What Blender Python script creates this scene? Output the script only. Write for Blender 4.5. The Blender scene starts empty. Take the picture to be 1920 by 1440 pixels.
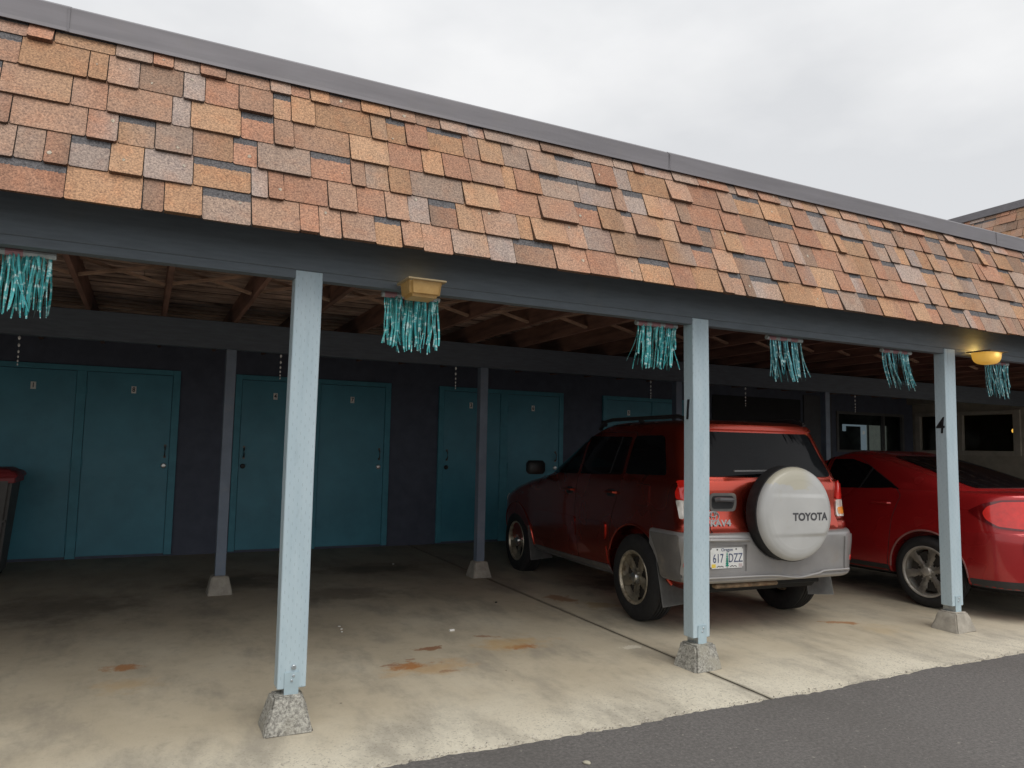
import bpy, bmesh, math, random
from mathutils import Vector, Matrix
from mathutils.bvhtree import BVHTree
random.seed(7)
scene = bpy.context.scene
COL = scene.collection
PI = math.pi

# ------------------------------------------------------------------ camera
cam_d = bpy.data.cameras.new('camera'); cam = bpy.data.objects.new('camera', cam_d); COL.objects.link(cam)
cam_d.sensor_width = 36; cam_d.lens = 1381.5 / 1920 * 36; cam_d.clip_start = .05; cam_d.clip_end = 2000
yaw, pitch, roll = .4604, .0873, .0189
F = Vector((math.sin(yaw)*math.cos(pitch), math.cos(yaw)*math.cos(pitch), math.sin(pitch)))
Rr = Vector((math.cos(yaw), -math.sin(yaw), 0)); U = Rr.cross(F)
R2 = Rr*math.cos(roll) + U*math.sin(roll); U2 = -Rr*math.sin(roll) + U*math.cos(roll)
cam.matrix_world = Matrix(((R2.x, U2.x, -F.x, 0), (R2.y, U2.y, -F.y, -3.944), (R2.z, U2.z, -F.z, 1.407), (0, 0, 0, 1)))
scene.camera = cam

# ------------------------------------------------------------------ world, sun, exposure
to_sun = Vector((.04, -.66, 1.0)).normalized()
w = bpy.data.worlds.new('World'); scene.world = w; w.use_nodes = True
nt = w.node_tree; nt.nodes.clear()
wo = nt.nodes.new('ShaderNodeOutputWorld'); bg = nt.nodes.new('ShaderNodeBackground')
sky = nt.nodes.new('ShaderNodeTexSky'); sky.sky_type = 'NISHITA'; sky.sun_disc = False
sky.sun_elevation = math.asin(to_sun.z); sky.sun_rotation = math.atan2(to_sun.x, to_sun.y)
tc = nt.nodes.new('ShaderNodeTexCoord')
nz = nt.nodes.new('ShaderNodeTexNoise'); nz.inputs['Scale'].default_value = 2.6; nz.inputs['Detail'].default_value = 5
nz.inputs['Roughness'].default_value = .5
mpn = nt.nodes.new('ShaderNodeMapping'); mpn.inputs['Scale'].default_value = (1, 1, 2.2)
rmp = nt.nodes.new('ShaderNodeValToRGB')
rmp.color_ramp.elements[0].position = .36; rmp.color_ramp.elements[0].color = (7.7, 7.8, 7.95, 1)
rmp.color_ramp.elements[1].position = .64; rmp.color_ramp.elements[1].color = (9.6, 9.6, 9.6, 1)
# overcast: the zenith is brighter than the horizon
sep = nt.nodes.new('ShaderNodeSeparateXYZ'); mr = nt.nodes.new('ShaderNodeMapRange')
mr.inputs['From Min'].default_value = .45; mr.inputs['From Max'].default_value = 1; mr.inputs['To Min'].default_value = 1; mr.inputs['To Max'].default_value = 1.4
mul = nt.nodes.new('ShaderNodeVectorMath'); mul.operation = 'SCALE'
mx = nt.nodes.new('ShaderNodeMix'); mx.data_type = 'RGBA'; mx.inputs[0].default_value = .93
L = nt.links.new
L(tc.outputs['Generated'], mpn.inputs['Vector']); L(mpn.outputs[0], nz.inputs['Vector']); L(nz.outputs['Fac'], rmp.inputs['Fac'])
L(tc.outputs['Generated'], sep.inputs[0]); L(sep.outputs['Z'], mr.inputs['Value'])
L(rmp.outputs['Color'], mul.inputs[0]); L(mr.outputs[0], mul.inputs['Scale'])
L(sky.outputs['Color'], mx.inputs[6]); L(mul.outputs[0], mx.inputs[7])
L(mx.outputs[2], bg.inputs['Color']); bg.inputs['Strength'].default_value = .1
L(bg.outputs[0], wo.inputs['Surface'])
sd = bpy.data.lights.new('sun', 'SUN'); sd.energy = 1.5; sd.angle = math.radians(42); sd.color = (1, .96, .9)
so = bpy.data.objects.new('sun', sd); COL.objects.link(so); so.rotation_euler = to_sun.to_track_quat('Z', 'Y').to_euler(); so.location = (0, -10, 12)
vs = scene.view_settings
scene.display_settings.display_device = 'sRGB'
vs.view_transform = 'Standard'; vs.look = 'None'; vs.gamma = 1; vs.exposure = 0; vs.use_curve_mapping = False

# ------------------------------------------------------------------ materials
MATS = {}
class NB:
    """small node-building helper"""
    def __init__(s, name):
        s.m = bpy.data.materials.new(name); s.m.use_nodes = True; s.t = s.m.node_tree
        s.b = s.t.nodes['Principled BSDF']
        s.co = s.t.nodes.new('ShaderNodeTexCoord')
    def n(s, typ, **kw):
        o = s.t.nodes.new(typ)
        for k, v in kw.items(): setattr(o, k, v)
        return o
    def l(s, a, b): s.t.links.new(a, b)
    def val(s, x, sock):
        if hasattr(x, 'links'): s.l(x, sock)
        else: sock.default_value = x
    def math(s, op, a, b=0., c=None, clamp=False):
        o = s.n('ShaderNodeMath', operation=op, use_clamp=clamp)
        s.val(a, o.inputs[0]); s.val(b, o.inputs[1])
        if c is not None: s.val(c, o.inputs[2])
        return o.outputs[0]
    def noise(s, scale, detail=3, rough=.5, stretch=None, vec=None, off=None):
        o = s.n('ShaderNodeTexNoise'); o.inputs['Scale'].default_value = scale; o.inputs['Detail'].default_value = detail
        o.inputs['Roughness'].default_value = rough
        v = vec or s.co.outputs['Object']
        if stretch or off:
            m = s.n('ShaderNodeMapping')
            if stretch: m.inputs['Scale'].default_value = stretch
            if off: m.inputs['Location'].default_value = off
            s.l(v, m.inputs['Vector']); v = m.outputs[0]
        s.l(v, o.inputs['Vector'])
        return o.outputs['Fac']
    def ramp(s, f, stops):
        o = s.n('ShaderNodeValToRGB'); e = o.color_ramp.elements
        while len(e) < len(stops): e.new(.5)
        for k, (p, c) in enumerate(stops):
            e[k].position = p; e[k].color = (*c, 1) if len(c) == 3 else c
        s.l(f, o.inputs['Fac']); return o.outputs['Color']
    def step(s, f, a, b):
        o = s.n('ShaderNodeMapRange'); o.inputs['From Min'].default_value = a; o.inputs['From Max'].default_value = b
        o.interpolation_type = 'SMOOTHSTEP'
        s.l(f, o.inputs['Value']); return o.outputs[0]
    def mix(s, f, a, b, mode='MIX'):
        o = s.n('ShaderNodeMix', data_type='RGBA', blend_type=mode)
        s.val(f, o.inputs[0])
        for x, k in ((a, 6), (b, 7)):
            if hasattr(x, 'links'): s.l(x, o.inputs[k])
            else: o.inputs[k].default_value = (*x, 1)
        return o.outputs[2]
    def bump(s, h, strength=.3, dist=.01):
        o = s.n('ShaderNodeBump'); o.inputs['Strength'].default_value = strength; o.inputs['Distance'].default_value = dist
        s.l(h, o.inputs['Height']); s.l(o.outputs[0], s.b.inputs['Normal'])
    def color(s, c):
        if hasattr(c, 'links'): s.l(c, s.b.inputs['Base Color'])
        else: s.b.inputs['Base Color'].default_value = (*c, 1)

def M(name, col, rough=.6, metal=0, var=.15, vscale=6, bump=0, bscale=80, coat=0, stretch=None, emit=None, spec=None, grime=None):
    """procedural material: colour with soft mottling, optional relief, optional grime blotches"""
    if name in MATS: return MATS[name]
    b = NB(name)
    f = b.noise(vscale, 4, .6, stretch)
    lo = tuple(max(0, c*(1-var)) for c in col); hi = tuple(min(1, c*(1+var)) for c in col)
    c = b.ramp(f, [(.3, lo), (.7, hi)])
    if grime:
        g = b.step(b.noise(grime[1], 5, .65), .52, .75); c = b.mix(b.math('MULTIPLY', g, grime[2]), c, grime[0])
    b.color(c)
    r = b.noise(vscale*2.3, 3); b.l(b.math('MULTIPLY_ADD', r, .16, rough-.08), b.b.inputs['Roughness'])
    b.b.inputs['Metallic'].default_value = metal
    if coat: b.b.inputs['Coat Weight'].default_value = coat; b.b.inputs['Coat Roughness'].default_value = .04
    if spec is not None: b.b.inputs['Specular IOR Level'].default_value = spec
    if bump: b.bump(b.noise(bscale, 3, .6, stretch), bump, .004)
    if emit: b.b.inputs['Emission Color'].default_value = (*emit[0], 1); b.b.inputs['Emission Strength'].default_value = emit[1]
    MATS[name] = b.m
    return b.m

slate = M('slate paint', (.118, .142, .163), .62, bump=.25, bscale=40, stretch=(1, 8, 8), var=.12, grime=((.16, .17, .17), 3, .35))
slate_dark = M('dark slate wall paint', (.085, .098, .138), .7, bump=.2, bscale=60, var=.14)
slate_post = M('slate inner post paint', (.175, .215, .28), .6, bump=.2, var=.12, grime=((.3, .29, .27), 9, .25))
teal = M('teal door paint', (.062, .265, .355), .42, var=.12, vscale=2.5, bump=.12, bscale=160, grime=((.046, .20, .28), 4, .35))
teal_frame = M('teal frame paint', (.066, .275, .36), .5, var=.12, bump=.15, bscale=120)
number_white = M('white number plate', (.88, .87, .82), .5, var=.1)
black = M('black lettering', (.015, .015, .017), .5, var=.1)
chrome = M('brushed steel', (.6, .6, .58), .3, 1, var=.15, vscale=30)
galv = M('galvanised bracket', (.5, .55, .58), .38, .8, var=.2, vscale=40)
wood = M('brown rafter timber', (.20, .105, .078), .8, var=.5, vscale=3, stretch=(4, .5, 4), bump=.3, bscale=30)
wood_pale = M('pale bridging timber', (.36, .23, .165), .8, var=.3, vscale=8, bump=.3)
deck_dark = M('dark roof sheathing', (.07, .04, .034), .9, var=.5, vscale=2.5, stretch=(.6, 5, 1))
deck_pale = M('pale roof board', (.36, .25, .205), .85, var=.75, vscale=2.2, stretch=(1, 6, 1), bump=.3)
cap_metal = M('grey roof cap metal', (.185, .175, .187), .5, .2, var=.12, vscale=3, stretch=(.6, 3, 6), grime=((.2, .185, .18), 6, .4))
rubber = M('black rubber', (.016, .016, .017), .75, var=.3, vscale=25, bump=.2, grime=((.06, .055, .05), 7, .3))
dark_void = M('black underbody', (.012, .012, .012), .9)

def post_paint():
    b = NB('light blue post paint')
    sx = b.n('ShaderNodeSeparateXYZ'); b.l(b.co.outputs['Object'], sx.inputs[0])
    x, z = sx.outputs['X'], sx.outputs['Z']
    y = sx.outputs['Y']
    col = b.math('DIVIDE', b.math('ADD', x, y), .021); row0 = b.math('FLOOR', col)
    zz = b.math('ADD', b.math('DIVIDE', z, .06), b.math('MULTIPLY', row0, .37))
    fx = b.math('FRACT', col); fz = b.math('FRACT', zz)
    a = b.math('LESS_THAN', b.math('ABSOLUTE', b.math('SUBTRACT', fx, .5)), .075)
    c = b.math('LESS_THAN', b.math('ABSOLUTE', b.math('SUBTRACT', fz, .5)), .13)
    dash = b.math('MULTIPLY', a, c)
    f = b.noise(5, 4, .6, (3, 3, .5))
    base = b.ramp(f, [(.3, (.41, .52, .575)), (.7, (.48, .585, .635))])
    dirt = b.math('MULTIPLY', b.step(b.noise(11, 6, .7, (2, 2, .6)), .55, .8), .35)
    base = b.mix(dirt, base, (.27, .33, .36))
    crack = b.step(b.noise(14, 2, .4, (3, 3, .06)), .70, .74)
    base = b.mix(b.math('MULTIPLY', crack, .5), base, (.18, .23, .26))
    b.color(b.mix(b.math('MULTIPLY', dash, .36), base, (.2, .26, .29)))
    b.b.inputs['Roughness'].default_value = .5
    b.bump(b.math('SUBTRACT', b.noise(60, 3, .5, (1, 1, .2)), b.math('MULTIPLY', dash, .9)), .35, .004)
    return b.m
post_mat = post_paint()

def pier_mat():
    b = NB('exposed aggregate concrete')
    v = b.n('ShaderNodeTexVoronoi'); v.inputs['Scale'].default_value = 85; b.l(b.co.outputs['Object'], v.inputs['Vector'])
    n1 = b.noise(70, 4, .7)
    c = b.mix(n1, (.09, .088, .08), (.62, .60, .54))
    c = b.ramp(n1, [(.34, (.15, .14, .125)), (.5, (.34, .33, .295)), (.66, (.55, .53, .47))])
    c = b.mix(b.step(b.noise(6, 3), .45, .7), c, (.36, .34, .28))
    b.color(c); b.b.inputs['Roughness'].default_value = .9
    b.bump(n1, .8, .012)
    return b.m
pier = pier_mat()
pier_smooth = M('smooth grey concrete', (.36, .33, .28), .9, var=.22, vscale=14, bump=.5, bscale=60)

def slab_mat():
    b = NB('stained concrete slab')
    sx = b.n('ShaderNodeSeparateXYZ'); b.l(b.co.outputs['Object'], sx.inputs[0]); X, Y = sx.outputs['X'], sx.outputs['Y']
    c = b.ramp(b.noise(.9, 5, .6), [(.3, (.42, .36, .26)), (.5, (.51, .445, .33)), (.72, (.58, .525, .41))])
    # worn, cleaner band at the outer edge, with exposed grit
    edge = b.step(b.math('ADD', Y, b.math('MULTIPLY', b.noise(1.6, 4), .7)), .45, -.25)
    c = b.mix(b.math('MULTIPLY', edge, .65), c, (.72, .675, .555))
    grit = b.noise(75, 3, .7)
    gm = b.math('MULTIPLY', b.step(grit, .56, .66), b.math('ADD', b.math('MULTIPLY', edge, .65), .10))
    c = b.mix(gm, c, (.21, .185, .15))
    lm = b.math('MULTIPLY', b.step(b.noise(95, 2, .6, off=(3, 3, 3)), .6, .7), b.math('MULTIPLY', edge, .5))
    c = b.mix(lm, c, (.78, .75, .66))
    # grey smears drawn out along the way the cars drive
    sm = b.math('MULTIPLY', b.step(b.noise(1.7, 6, .68, (1.5, .7, 1)), .43, .70), .62)
    c = b.mix(sm, c, (.25, .225, .185))
    fine = b.math('MULTIPLY', b.step(b.noise(9, 5, .75), .5, .74), .32)
    c = b.mix(fine, c, (.27, .24, .19))
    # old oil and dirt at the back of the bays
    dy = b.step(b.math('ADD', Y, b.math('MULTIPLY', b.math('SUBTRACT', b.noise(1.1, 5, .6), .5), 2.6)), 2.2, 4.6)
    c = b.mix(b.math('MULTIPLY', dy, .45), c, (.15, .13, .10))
    def spot(x, y, rx, ry, col, amt, sc=7, lo=.35, hi=.75, ang=0):
        nonlocal c
        dx = b.math('SUBTRACT', X, x); dyy = b.math('SUBTRACT', Y, y)
        ca, sa = math.cos(ang), math.sin(ang)
        u = b.math('ADD', b.math('MULTIPLY', dx, ca/rx), b.math('MULTIPLY', dyy, sa/rx))
        v = b.math('ADD', b.math('MULTIPLY', dx, -sa/ry), b.math('MULTIPLY', dyy, ca/ry))
        d = b.math('SQRT', b.math('ADD', b.math('MULTIPLY', u, u), b.math('MULTIPLY', v, v)))
        f = b.math('SUBTRACT', 1., d)
        f = b.math('ADD', f, b.math('MULTIPLY', b.math('SUBTRACT', b.noise(sc, 5, .7), .5), 1.9))
        f = b.math('MULTIPLY', b.step(f, lo, hi), amt)
        c = b.mix(f, c, col)
    rust = (.38, .15, .035); drust = (.24, .085, .025); oil = (.06, .05, .038)
    spot(1.72, .60, .46, .30, (.50, .30, .12), .55, 6, .25, .95)
    spot(1.50, .74, .10, .05, drust, .7, 14, .35, .7); spot(1.80, .50, .12, .06, drust, .5, 14, .4, .8); spot(1.66, .82, .07, .03, drust, .6, 16, .35, .7)
    spot(1.60, .70, .26, .14, rust, .85, 9)
    spot(1.86, 1.01, .16, .08, drust, .8, 12, .3, .6)
    spot(2.49, .82, .22, .12, rust, .85, 9)
    spot(2.36, 1.16, .16, .05, drust, .65, 12, .3, .7, -.5)
    spot(2.45, .93, .46, .30, (.50, .32, .13), .65, 5, .2, .95)
    spot(-.04, 1.30, .20, .13, rust, .8, 9)
    spot(-.02, .95, .34, .24, (.48, .31, .13), .45, 5, .2, 1.)
    spot(5.32, .48, .28, .09, rust, .75, 9, .3, .8, -.6)
    spot(5.45, .2, .35, .3, (.5, .37, .2), .4, 5, .2, 1.)
    spot(3.56, 2.15, .22, .35, (.26, .11, .035), .7, 7)
    spot(3.75, 1.75, .25, .3, (.34, .22, .08), .5, 6)
    spot(3.2, .52, .16, .07, (.75, .7, .58), .6, 25, .4, .6)
    spot(-.6, 3.2, 1.1, .9, oil, .5, 3, .1, .9); spot(1.75, 3.0, .8, .5, oil, .42, 4, .2, .8); spot(2.4, 4.2, .9, .5, oil, .6, 3, .1, .9)
    spot(.9, 3.9, .9, .6, oil, .6, 3, .1, .9)
    spot(4.5, 2.6, .8, .7, oil, .75, 3, .1, .9); spot(7.5, 1.6, .8, 1.0, oil, .8, 3, .1, .9)
    # dark specks, drips and hairline cracks
    vo = b.n('ShaderNodeTexVoronoi'); vo.inputs['Scale'].default_value = 5.5; b.l(b.co.outputs['Object'], vo.inputs['Vector'])
    dot = b.math('MULTIPLY', b.math('LESS_THAN', b.math('ADD', vo.outputs['Distance'], b.math('MULTIPLY', b.noise(60, 2), .05)), .062), .75)
    c = b.mix(b.math('MULTIPLY', dot, b.step(b.noise(1.3, 3, off=(9, 1, 0)), .42, .6)), c, (.10, .08, .06))
    # grime along the open joint
    jd = b.math('ABSOLUTE', b.math('SUBTRACT', X, b.math('ADD', 3.328, b.math('MULTIPLY', b.math('SUBTRACT', b.noise(6, 4), .5), .03))))
    jm = b.math('MULTIPLY', b.step(jd, .036, .010), b.math('ADD', .35, b.math('MULTIPLY', b.noise(9, 4, .7), .6)))
    c = b.mix(jm, c, (.13, .11, .08))
    b.color(c)
    b.l(b.math('MULTIPLY_ADD', b.noise(3, 4), .2, .72), b.b.inputs['Roughness'])
    b.bump(b.math('ADD', grit, b.math('MULTIPLY', b.noise(300, 2), .5)), .45, .004)
    return b.m
slab = slab_mat()

def asphalt_mat():
    b = NB('asphalt')
    v = b.noise(52, 5, .85)
    c = b.ramp(v, [(.34, (.085, .08, .076)), (.5, (.137, .128, .121)), (.66, (.21, .195, .182))])
    c = b.mix(b.math('MULTIPLY', b.step(b.noise(.8, 4, .6), .4, .7), .35), c, (.085, .078, .07))
    lt = b.step(b.noise(30, 2, .5, off=(7, 2, 1)), .70, .73)
    c = b.mix(b.math('MULTIPLY', lt, .7), c, (.32, .30, .26))
    b.color(c); b.b.inputs['Roughness'].default_value = .85
    b.bump(v, .7, .008)
    return b.m
asphalt = asphalt_mat()

def shingle_mat():
    b = NB('asphalt shingle granules')
    at = b.n('ShaderNodeAttribute'); at.attribute_name = 'tab'
    uv = b.n('ShaderNodeAttribute'); uv.attribute_name = 'tuv'
    s = b.n('ShaderNodeSeparateXYZ'); b.l(uv.outputs['Vector'], s.inputs[0])
    g = b.noise(115, 2, .8)
    gr = b.ramp(g, [(.3, (.5, .5, .53)), (.5, (.97, .97, .97)), (.7, (1.5, 1.47, 1.42))])
    c = b.mix(1., at.outputs['Color'], gr, 'MULTIPLY')
    c = b.mix(b.math('MULTIPLY', b.step(b.noise(11, 3), .45, .72), .45), c, b.mix(1., c, (1.1, .9, .8), 'MULTIPLY'))
    c = b.mix(b.math('MULTIPLY', b.step(b.noise(7, 3, off=(5, 5, 5)), .5, .75), .45), c, b.mix(1., c, (.85, .9, 1.), 'MULTIPLY'))
    # rain streaks and dirt running down the slope
    c = b.mix(b.math('MULTIPLY', b.step(b.noise(5.5, 5, .65, (1, .25, .18)), .48, .74), .42), c, b.mix(1., c, (.62, .60, .60), 'MULTIPLY'))
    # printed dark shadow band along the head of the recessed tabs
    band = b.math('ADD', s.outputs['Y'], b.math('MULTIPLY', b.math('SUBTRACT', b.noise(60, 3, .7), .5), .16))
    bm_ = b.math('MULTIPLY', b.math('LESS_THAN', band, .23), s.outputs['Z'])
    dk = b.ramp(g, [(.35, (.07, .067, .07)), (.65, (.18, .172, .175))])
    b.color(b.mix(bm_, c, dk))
    b.b.inputs['Roughness'].default_value = .9; b.b.inputs['Specular IOR Level'].default_value = .25
    b.bump(g, .6, .004)
    return b.m
shingle_m = shingle_mat()

def car_paint(name, col, metal=.35):
    b = NB(name)
    c = b.ramp(b.noise(3, 3), [(.3, tuple(x*.93 for x in col)), (.7, tuple(min(1, x*1.06) for x in col))])
    c = b.mix(b.math('MULTIPLY', b.step(b.noise(4, 6, .7), .55, .8), .10), c, (.22, .16, .13))
    b.color(c); b.b.inputs['Metallic'].default_value = metal
    b.l(b.math('MULTIPLY_ADD', b.noise(2, 2), .08, .23), b.b.inputs['Roughness'])
    b.b.inputs['Coat Weight'].default_value = .8; b.b.inputs['Coat Roughness'].default_value = .07
    return b.m
suv_red = car_paint('orange red metallic paint', (.56, .073, .042), .96)
sedan_red = car_paint('crimson car paint', (.42, .016, .018), .35)
clad = M('dusty grey bumper plastic', (.135, .128, .122), .5, var=.15, vscale=8, grime=((.33, .29, .23), 5, .5), bump=.1, bscale=200)
silver = M('silver bumper paint', (.33, .32, .315), .36, .45, var=.1, vscale=5, coat=.4, grime=((.33, .28, .22), 4, .4))
glass_dark = M('tinted car glass', (.006, .006, .007), .05, var=.2, vscale=3, spec=.16)
glass_house = M('dark window glass', (.012, .012, .011), .07, var=.2, vscale=3, spec=.7)
lamp_red = M('red lamp lens', (.72, .02, .012), .12, var=.15, vscale=20, coat=1, bump=.2, bscale=120)
lamp_dark = M('dark red lamp lens', (.13, .004, .006), .15, var=.15, vscale=20, coat=1)
lamp_clear = M('clear lamp lens', (.72, .68, .62), .12, .2, var=.2, vscale=25, coat=1)
lamp_amber = M('amber lamp lens', (.85, .3, .05), .15, var=.2, vscale=25, coat=1)
trim_black = M('black car trim', (.02, .02, .021), .5)
flap_grey = M('dusty mud flap', (.16, .16, .155), .7, var=.2, vscale=12, bump=.3, bscale=60)
rim_gold = M('tarnished alloy', (.56, .50, .39), .36, .6, var=.3, vscale=18, grime=((.16, .10, .05), 14, .8))
rim_grey = M('dusty grey alloy', (.55, .52, .47), .42, .6, var=.2, vscale=14, grime=((.13, .11, .09), 10, .6))
rust_m = M('rusty steel', (.22, .15, .09), .85, var=.5, vscale=14, grime=((.16, .05, .02), 9, .9))

def cover_mat():
    b = NB('faded silver wheel cover')
    s = b.n('ShaderNodeSeparateXYZ'); b.l(b.co.outputs['Object'], s.inputs[0])
    c = b.ramp(b.noise(4, 4), [(.3, (.43, .43, .42)), (.7, (.50, .50, .485))])
    # peeled lacquer on the upper part shows a yellowish patch with a ragged edge
    edge = b.math('ADD', b.math('ADD', s.outputs['Z'], b.math('MULTIPLY', s.outputs['X'], .12)), b.math('MULTIPLY', b.math('SUBTRACT', b.noise(7, 5, .7), .5), .16))
    pm = b.math('MULTIPLY', b.step(edge, .195, .21), b.step(s.outputs['X'], .17, .02))
    c = b.mix(b.math('MULTIPLY', pm, .9), c, (.49, .46, .36))
    c = b.mix(b.math('MULTIPLY', b.step(b.noise(9, 6, .75), .56, .8), .3), c, (.40, .37, .30))
    b.color(c); b.b.inputs['Roughness'].default_value = .42; b.b.inputs['Coat Weight'].default_value = .25
    return b.m
cover_m = cover_mat()

def clear_glass():
    m = bpy.data.materials.new('clear window glass'); m.use_nodes = True; t = m.node_tree; t.nodes.clear()
    o = t.nodes.new('ShaderNodeOutputMaterial'); mx_ = t.nodes.new('ShaderNodeMixShader'); tr = t.nodes.new('ShaderNodeBsdfTransparent'); gl = t.nodes.new('ShaderNodeBsdfGlossy'); fr = t.nodes.new('ShaderNodeFresnel')
    tr.inputs[0].default_value = (.8, .84, .82, 1); gl.inputs['Roughness'].default_value = .03; fr.inputs['IOR'].default_value = 1.45
    t.links.new(fr.outputs[0], mx_.inputs[0]); t.links.new(tr.outputs[0], mx_.inputs[1]); t.links.new(gl.outputs[0], mx_.inputs[2]); t.links.new(mx_.outputs[0], o.inputs[0])
    return m
pane_glass = clear_glass()

# ------------------------------------------------------------------ mesh helpers
def finish(o, smooth=False, ang=35):
    me = o.data
    if smooth:
        me.polygons.foreach_set('use_smooth', [True]*len(me.polygons)); me.set_sharp_from_angle(angle=math.radians(ang))
    me.update()
def obj(name, bm, m, parent=None, smooth=False, ang=35, loc=None):
    me = bpy.data.meshes.new(name)
    if not isinstance(bm, bpy.types.Mesh):
        bm.normal_update(); bm.to_mesh(me); bm.free()
    else: me = bm; me.name = name
    ms = m if isinstance(m, (list, tuple)) else [m]
    me.materials.clear()
    for k in ms: me.materials.append(k)
    o = bpy.data.objects.new(name, me); COL.objects.link(o)
    if parent: o.parent = parent
    if loc is not None: o.location = loc
    finish(o, smooth, ang)
    return o
def thing(name, label, cat, loc=(0, 0, 0), rz=0, group=None):
    o = bpy.data.objects.new(name, None); COL.objects.link(o); o.location = loc; o.rotation_euler = (0, 0, rz)
    return tag(o, label, cat, group)
def tag(o, label, cat, group=None):
    o['label'] = label; o['category'] = cat
    if group: o['group'] = group
    return o
def part_empty(name, parent, loc=(0, 0, 0)):
    o = bpy.data.objects.new(name, None); COL.objects.link(o); o.parent = parent; o.location = loc; return o
def NBM(): return bmesh.new()
def box(bm, x0, x1, y0, y1, z0, z1, bev=0, mi=0, rot=None, taper=None):
    """box; taper=(dx,dy) shrinks the top on each side"""
    tx, ty = taper or (0, 0)
    P = [(x0, y0, z0), (x1, y0, z0), (x1, y1, z0), (x0, y1, z0), (x0+tx, y0+ty, z1), (x1-tx, y0+ty, z1), (x1-tx, y1-ty, z1), (x0+tx, y1-ty, z1)]
    vs_ = [bm.verts.new(p) for p in P]
    fs = [bm.faces.new([vs_[i] for i in f]) for f in ((3, 2, 1, 0), (4, 5, 6, 7), (0, 1, 5, 4), (1, 2, 6, 5), (2, 3, 7, 6), (3, 0, 4, 7))]
    for f in fs: f.material_index = mi
    if bev: bmesh.ops.bevel(bm, geom=list({e for f in fs for e in f.edges}), offset=bev, segments=1, affect='EDGES')
    return vs_
def beam(bm, a, b, wd, th, up=(0, 0, 1)):
    """bar of section wd x th from a to b"""
    a, b = Vector(a), Vector(b); d = (b-a).normalized(); s = d.cross(Vector(up)).normalized(); u = s.cross(d)
    q = []
    for p in (a, b):
        for i, j in ((-1, -1), (1, -1), (1, 1), (-1, 1)): q.append(bm.verts.new(p + s*i*wd/2 + u*j*th/2))
    for f in ((3, 2, 1, 0), (4, 5, 6, 7), (0, 1, 5, 4), (1, 2, 6, 5), (2, 3, 7, 6), (3, 0, 4, 7)): bm.faces.new([q[i] for i in f])
def tube(bm, pts, r, n=8, cap=True):
    pts = [Vector(p) for p in pts]; rings = []
    for k, p in enumerate(pts):
        d = (pts[min(k+1, len(pts)-1)] - pts[max(k-1, 0)]).normalized()
        s = d.cross(Vector((0, 0, 1))); s = s.normalized() if s.length > 1e-4 else Vector((1, 0, 0)); u = s.cross(d)
        rr = r[k] if isinstance(r, (list, tuple)) else r
        rings.append([bm.verts.new(p + s*math.cos(t*2*PI/n)*rr + u*math.sin(t*2*PI/n)*rr) for t in range(n)])
    for a, b in zip(rings, rings[1:]):
        for i in range(n): bm.faces.new((a[i], a[(i+1) % n], b[(i+1) % n], b[i]))
    if cap: bm.faces.new(rings[0][::-1]); bm.faces.new(rings[-1])
def lathe(bm, prof, axis='x', n=48, mi=0, close=False):
    """profile of (a, r) round an axis"""
    def P(a, r, t):
        c, s = math.cos(t)*r, math.sin(t)*r
        return (a, c, s) if axis == 'x' else ((c, a, s) if axis == 'y' else (c, s, a))
    rings = [[bm.verts.new(P(a, r, 2*PI*k/n)) for k in range(n)] if r > 1e-6 else [bm.verts.new(P(a, 0, 0))] for a, r in prof]
    for A, B in zip(rings, rings[1:]):
        for k in range(n):
            q = [A[k % len(A)], A[(k+1) % len(A)], B[(k+1) % len(B)], B[k % len(B)]]
            q = list(dict.fromkeys(q))
            if len(q) > 2: bm.faces.new(q).material_index = mi
    bmesh.ops.recalc_face_normals(bm, faces=bm.faces)
def rpoly(pts, r=.03, n=4):
    out = []; N = len(pts)
    for i in range(N):
        p0, p, p1 = (Vector(pts[i-1]), Vector(pts[i]), Vector(pts[(i+1) % N]))
        a = (p0-p); b = (p1-p); rr = min(r, a.length*.45, b.length*.45)
        A = p + a.normalized()*rr; B = p + b.normalized()*rr
        for k in range(n+1):
            t = k/n; q = A*(1-t)**2 + p*2*t*(1-t) + B*t*t; out.append((q.x, q.y))
    return out
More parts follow.
